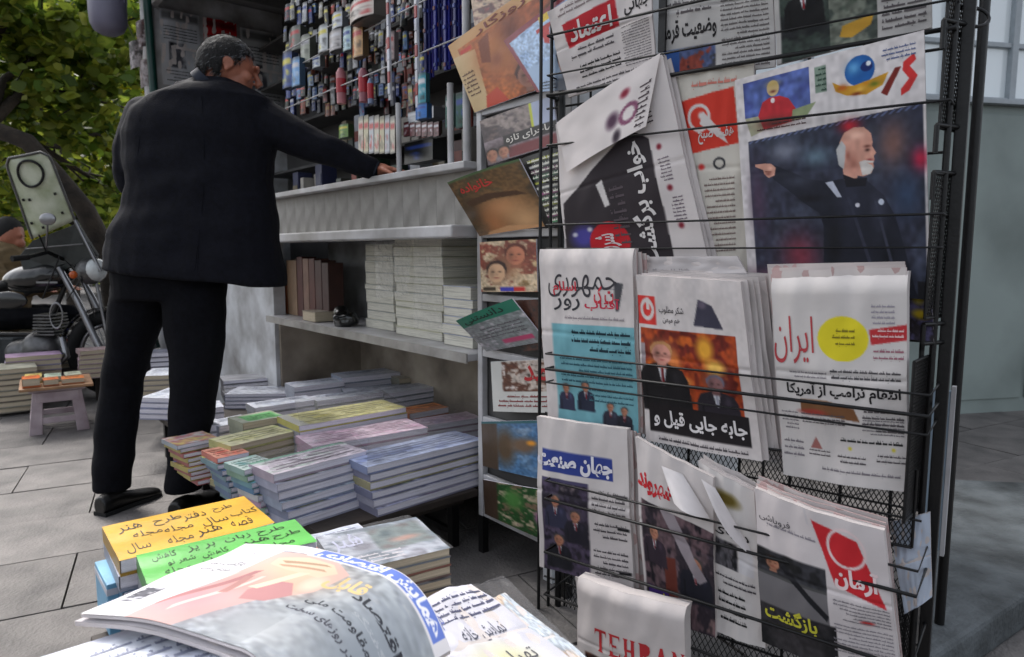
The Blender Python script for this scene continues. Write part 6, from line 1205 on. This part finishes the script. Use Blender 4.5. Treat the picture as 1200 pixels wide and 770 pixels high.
for k, (a_, b_, c_) in enumerate((((84, 312), (70, 300), (50, 350)), ((88, 310), (100, 340), (112, 372)), ((84, 310), (96, 326), (78, 352)))):
    MB().tube([bp(*a_, -.1), bp(*b_, -.16), bp(*c_, -.12)], .005, 6).build('cable', M['black'], bike)
MB().tube([HT+Vector((-.03, -.2, .13)), HT+Vector((.06, -.3, .30))], .006, 6).build('mirror_stem', M['chrome'], bike); MB().ell(HT+Vector((.07, -.31, .34)), (.055, 0, 0), (0, .012, 0), (0, 0, .04), 14, 8).build('mirror', M['chrome'], bike)
# windscreen: tall, leaning, ring mark on it
wc = [bp(5, 186, -.3), bp(56, 176, -.3), bp(88, 258, -.12), bp(38, 280, -.12)]
wN = (wc[1]-wc[0]).cross(wc[3]-wc[0]).normalized(); wN = wN if wN.y < 0 else -wN
def wsf(u, v):
    p = (wc[0]*(1-u)+wc[1]*u)*(1-v)+(wc[3]*(1-u)+wc[2]*u)*v; cu = 0
    for (cu0, cv0) in ((0, 0), (1, 0)):
        pass
    return p+wN*.03*math.sin(math.pi*u), wN
ws = MB(); n = 14; idx = {}; V = []; F = []
for j in range(n+1):
    for i in range(n+1):
        u, v = i/n, j/n; r = .16
        if v < r:                         # rounded top corners
            k = r-math.sqrt(max(0, r*r-(r-v)**2)); u = k*.9+(1-1.8*k)*u
        V.append(wsf(u, v)[0])
F = [(j*(n+1)+i, (j+1)*(n+1)+i, (j+1)*(n+1)+i+1, j*(n+1)+i+1) for j in range(n) for i in range(n)]
ws.add(V, F, 0, True); w1 = ws.build('windscreen', M['screen'], bike); s = w1.modifiers.new('s', 'SOLIDIFY'); s.thickness = .006
rp_ = [wsf(.52+.27*math.cos(a)*1.0, .23+.165*math.sin(a))[0]+wN*.012 for a in [2*math.pi*k/28 for k in range(29)]]
MB().tube(rp_, .008, 6).build('ring_mark', M['black'], w1)
edge = [V[j*(n+1)] for j in range(n, -1, -1)]+[V[i] for i in range(1, n+1)]+[V[j*(n+1)+n] for j in range(1, n+1)]
MB().tube([e+wN*.003 for e in edge], .008, 6).build('edge_trim', M['bikegrey'], w1)
for u, v in ((.15, .5), (.15, .8), (.85, .55), (.85, .82), (.3, .52), (.38, .9)):
    MB().tube([wsf(u, v)[0]+wN*.012, wsf(u, v+.03)[0]+wN*.012], .008, 6).build('clip', M['black'], w1)
gd = [bp(38, 282, -.12), bp(90, 262, -.12), bp(114, 300, -.1), bp(72, 318, -.05), bp(28, 320, -.1), bp(22, 300, -.1)]
gq = MB(); k_ = len(gd); gq.add([g_ for g_ in gd]+[g_+Vector((0, .03, 0)) for g_ in gd], [tuple(range(k_)), tuple(range(k_, 2*k_))[::-1]]+[(i, i+k_, (i+1) % k_+k_, (i+1) % k_) for i in range(k_)]); gq.build('leg_guard', M['vinyl'], bike, .004)
MB().tube([bp(30, 292, -.14), bp(98, 286, -.14)], .006, 6).build('seam', M['bikegrey'], bike)
MB().tube([bp(88, 258, -.14), bp(118, 318, -.12)], .012, 8).build('screen_stay', M['chrome'], bike)

# seated man at far left behind the motorcycle
py = 5.3
def sp(x, y, dy=0): return aty(x, y, py+dy)
ps = thing('person', 'seated man in a tan jacket behind the motorcycle, at the left edge', 'person', Vector((sp(5, 300).x, py, 0)))
b2 = MB(); hc = sp(13, 274); b2.ell(hc, (.085, 0, 0), (0, .09, 0), (0, 0, .115), 18, 14); b2.ell(hc+Vector((.085, -.02, -.01)), (.02, 0, 0), (0, .016, 0), (0, 0, .02), 8, 6); b2.ell(hc+Vector((.05, 0, -.07)), (.05, 0, 0), (0, .05, 0), (0, 0, .04), 10, 8)
cap(b2, hc-Vector((0, 0, .08)), hc-Vector((.02, 0, .17)), .05, .055); tz = hc-Vector((.05, 0, .2)); cap(b2, tz, tz-Vector((.05, 0, .42)), .14, .15)
for s in (-1, 1):
    sh_ = tz+Vector((.0, s*.17, -.0)); el_ = sh_+Vector((.12, s*.03, -.25)); wr_ = el_+Vector((.22, -s*.05, .03)); cap(b2, sh_, el_, .055, .045); cap(b2, el_, wr_, .042, .03); b2.ell(wr_+Vector((.05, 0, 0)), (.05, 0, 0), (0, .035, 0), (0, 0, .018), 10, 8)
    for f_ in range(4): cap(b2, wr_+Vector((.08, (f_-1.5)*.018, 0)), wr_+Vector((.13-abs(f_-1.3)*.008, (f_-1.5)*.02, -.02)), .008, .007, 6)
    cap(b2, wr_+Vector((.03, -s*.03, 0)), wr_+Vector((.08, -s*.05, -.01)), .009, .008, 6)
    hp = tz-Vector((.05, -s*.1, .45)); kn = hp+Vector((.42, s*.03, .02)); an = kn+Vector((.02, 0, -.38)); an.z = max(an.z, .08); cap(b2, hp, kn, .085, .06); cap(b2, kn, an, .055, .042); cap(b2, an-Vector((.02, 0, .03)), an+Vector((.16, 0, -.04)), .04, .032)
fuse(b2, 'body', M['skin'], ps, .01, 4)
j2 = MB(); cap(j2, tz+Vector((0, 0, .0)), tz-Vector((.05, 0, .42)), .165, .175)
for s in (-1, 1): sh_ = tz+Vector((.0, s*.17, -.0)); el_ = sh_+Vector((.12, s*.03, -.25)); cap(j2, sh_, el_, .075, .062); cap(j2, el_, el_+Vector((.18, -s*.04, .025)), .06, .048)
fuse(j2, 'jacket', M['tan'], ps, .012, 4, .012, 10)
j3 = MB()
for s in (-1, 1): hp = tz-Vector((.05, -s*.1, .45)); kn = hp+Vector((.42, s*.03, .02)); an = kn+Vector((.02, 0, -.34)); an.z = max(an.z, .1); cap(j3, hp, kn, .10, .075); cap(j3, kn, an, .07, .06)
fuse(j3, 'trousers', M['trouser'], ps, .012, 4, .01, 8)
h2 = MB(); h2.ell(hc+Vector((-.018, .0, .03)), (.095, 0, 0), (0, .098, 0), (0, 0, .105), 20, 14); h2o = h2.build('hair', M['hair_dark'], ps)
seatz = tz.z-.62; t_ = thing('stone_block', 'low grey block under the seated man behind the motorcycle', 'block', Vector((tz.x-.05, py, 0)))
MB().axes(Vector((tz.x-.02, py, max(.05, seatz)/2+.02)), (.2, 0, 0), (0, .25, 0), (0, 0, max(.05, seatz)/2+.02)).build('block', M['step'], t_, .01)

# ================================================================== TREES
def tree(x, y, h, crowns, nleaf, label, m='leaf', lean=(0, 0), rt=.11, seed=1, ls=.075, tp=None):
    rs = np.random.RandomState(seed); rr = random.Random(seed); t_ = thing('tree', label, 'tree', (x, y, -.03), group='street trees beyond the kiosk')
    base = Vector((x, y, -.03)); fork = base+Vector((lean[0], lean[1], h*.5)); mb = MB()
    if tp: fork = tp[0][-2]
    mb.tube(tp[0] if tp else [base, base+(fork-base)*.1, base+(fork-base)*.45+Vector((rr.uniform(-.05, .05), 0, 0)), fork], tp[1] if tp else [rt*1.5, rt*1.1, rt*.95, rt*.75], 14); mb.build('trunk', M['bark'], t_)
    for (cx, cy, cz, r) in crowns:
        e = Vector((cx, cy, cz)); m1 = fork.lerp(e, .5)+Vector((rr.uniform(-.15, .15), rr.uniform(-.1, .1), rr.uniform(-.05, .25)))
        MB().tube([fork-Vector((0, 0, .05)), m1, e], [rt*.5, rt*.32, rt*.12], 8).build('limb', M['bark'], t_)
        for k in range(5):
            d = Vector((rr.gauss(0, 1), rr.gauss(0, 1), rr.gauss(0, .7))).normalized()*r*.8; MB().tube([m1.lerp(e, rr.uniform(.3, 1)), e+d*.5+Vector((0, 0, .05)), e+d], [rt*.13, rt*.09, rt*.03], 5).build('branch', M['bark'], t_)
    V = []; F = []; tot = sum(c[3]**2 for c in crowns); i0 = 0; Vs = []
    for (cx, cy, cz, r) in crowns:
        n = int(nleaf*r*r/tot); ncl = max(6, n//26); cl = rs.randn(ncl, 3); cl /= np.linalg.norm(cl, axis=1)[:, None]; cl *= (rs.rand(ncl, 1)**.4)*r; cl[:, 2] *= .8
        ci = rs.randint(0, ncl, n); P = cl[ci]+rs.randn(n, 3)*r*.085+np.array([cx, cy, cz])
        a = rs.randn(n, 3); a /= np.linalg.norm(a, axis=1)[:, None]; a[:, 2] *= .6; b = np.cross(a, rs.randn(n, 3)); b /= np.linalg.norm(b, axis=1)[:, None]
        s = ls*(.55+.8*rs.rand(n, 1)); nn = np.cross(a, b)
        q = [P-a*s, P-a*s*.35+b*s*.62, P+a*s*.35+b*s*.5-nn*s*.12, P+a*s, P+a*s*.35-b*s*.5-nn*s*.12, P-a*s*.35-b*s*.62]
        Vs.append(np.stack(q, 1).reshape(-1, 3))
    V = np.concatenate(Vs); n = len(V)//6; F = np.arange(n*6).reshape(n, 6)
    me = bpy.data.meshes.new('crown'); me.vertices.add(len(V)); me.vertices.foreach_set('co', V.astype(np.float32).ravel()); me.loops.add(n*6); me.loops.foreach_set('vertex_index', F.ravel().astype(np.int32))
    me.polygons.add(n); me.polygons.foreach_set('loop_start', (np.arange(n)*6).astype(np.int32)); me.update(calc_edges=True); me.validate(); me.materials.append(M[m])
    link('crown', me, t_); return t_
def cx(px, py_, Y, r): p = aty(px, py_, Y); return (p.x, p.y, p.z, r)
q = aty(128, 300, 6.2); tree(q.x+.15, 6.2, 3.4, [cx(50, 60, 6.0, .7), cx(120, 120, 6.4, .65), cx(-20, 110, 6.2, .7), cx(20, 0, 5.8, .7), cx(140, 20, 6.6, .6), cx(125, 220, 6.8, .45)], 6000, 'leaning tree with yellow green leaves just beyond the kiosk corner', 'leaf', (-1.25, .1),   .10, 3, .062, ([Vector((aty(142, 400, 5.7).x, 5.7, -.03)), aty(140, 380, 5.7), aty(126, 300, 5.6), aty(100, 246, 5.55), aty(72, 212, 5.5), aty(32, 166, 5.5), aty(-20, 146, 5.5), aty(-90, 120, 5.5)], [.12, .10, .085, .075, .07, .066, .06, .045]))
q = aty(74, 200, 8.2); tree(q.x, 8.2, 4.6, [cx(50, 200, 8.3, .7), cx(100, 240, 8.4, .6), cx(-10, 200, 8.6, .8), cx(90, 90, 8.6, .9), cx(20, 50, 8.4, .9), cx(140, 165, 8.5, .7)], 5500, 'straight tree with dense green crown behind the windscreen', 'leaf', (.05, 0), .07, 5, .075)
q = aty(150, 200, 10.5); tree(q.x, 10.5, 5, [cx(150, 230, 10.5, 1.0), cx(90, 260, 10.6, .9), cx(160, 120, 10.5, 1.1), cx(115, 170, 10.0, .8), cx(140, 40, 10.6, 1.1), cx(40, 260, 10.6, .9)], 3600, 'yellowing tree between the windscreen and the kiosk pole', 'leaf_gold', (-.1, 0), .08, 8, .115)
q = aty(-30, 200, 13); tree(q.x, 13, 6, [cx(-60, 180, 13, 1.6), cx(20, 120, 13.5, 1.5), cx(0, 250, 13, 1.3), cx(-40, 40, 13, 1.6), cx(60, 20, 13.5, 1.5)], 3600, 'greener tree at the left edge of the view', 'leaf_dark', (.2, 0), .13, 9, .14)
q = aty(120, 200, 17); tree(q.x, 17, 7, [cx(110, 210, 17, 2.0), cx(40, 180, 17.5, 2.0), cx(180, 180, 17, 2.0), cx(150, 80, 17.5, 1.9), cx(80, 270, 17, 1.6), cx(170, 270, 17, 1.6), cx(60, 70, 18, 1.6)], 5000, 'farthest tree filling the gap behind the man', 'leaf_dark', (0, 0), .15, 10, .16)
# far hedge and a plain pale building beyond the street
hg = MB(); rs = np.random.RandomState(4)
for k in range(9000):
    p = Vector((rs.uniform(-22, -4), 21+rs.rand()*.8, rs.rand()**.8*1.6)); a = Vector(rs.randn(3)).normalized()*.11; b = a.cross(Vector(rs.randn(3))).normalized()*.08
    hg.add([p-a, p+b, p+a, p-b], [(0, 1, 2, 3)])
o = hg.build('hedge', M['leaf_dark'], None); tag(o, 'dark clipped hedge far behind the street trees', 'hedge'); o['kind'] = 'stuff'
bl = thing('building', 'pale far building showing faintly between the leaves', 'building', (-16, 28, 0))
MB().axes((-16, 30, 3.2), (12, 0, 0), (0, 2, 0), (0, 0, 3.2)).build('wall', mat('pale_plaster', (.62, .6, .56), .85), bl)
for i in range(7):
    for j in range(3): MB().axes((-26+3.2*i, 27.985, 1.2+1.9*j), (.6, 0, 0), (0, .03, 0), (0, 0, .6)).build('window', M['glass'], bl)
# hanging magazines on the green pole
p0 = aty(166, 52, 4.9)
for k, (x, y, c) in enumerate(((168, 42, (.5, .36, .34)), (160, 66, (.45, .42, .4)), (172, 88, (.6, .5, .48)))):
    cc_ = [aty(x-9, y-16, 5.1), aty(x+8, y-20, 5.1), aty(x+6, y+12, 5.1), aty(x-7, y+16, 5.1)]
    sheet_thing('magazine', ['dull pink magazine hanging uppermost beside the green pole', 'grey brown magazine hanging in the middle beside the green pole', 'pale pinkish magazine hanging lowest beside the green pole'][k], 'magazine', quadmap(cc_, (0, -1, 0), .02), 14, 20, [('photo', 0, 0, 1, 1, [c, tuple(v*.6 for v in c), (.7, .66, .66), tuple(v*.8 for v in c)], k+2, 5)], 'gloss')
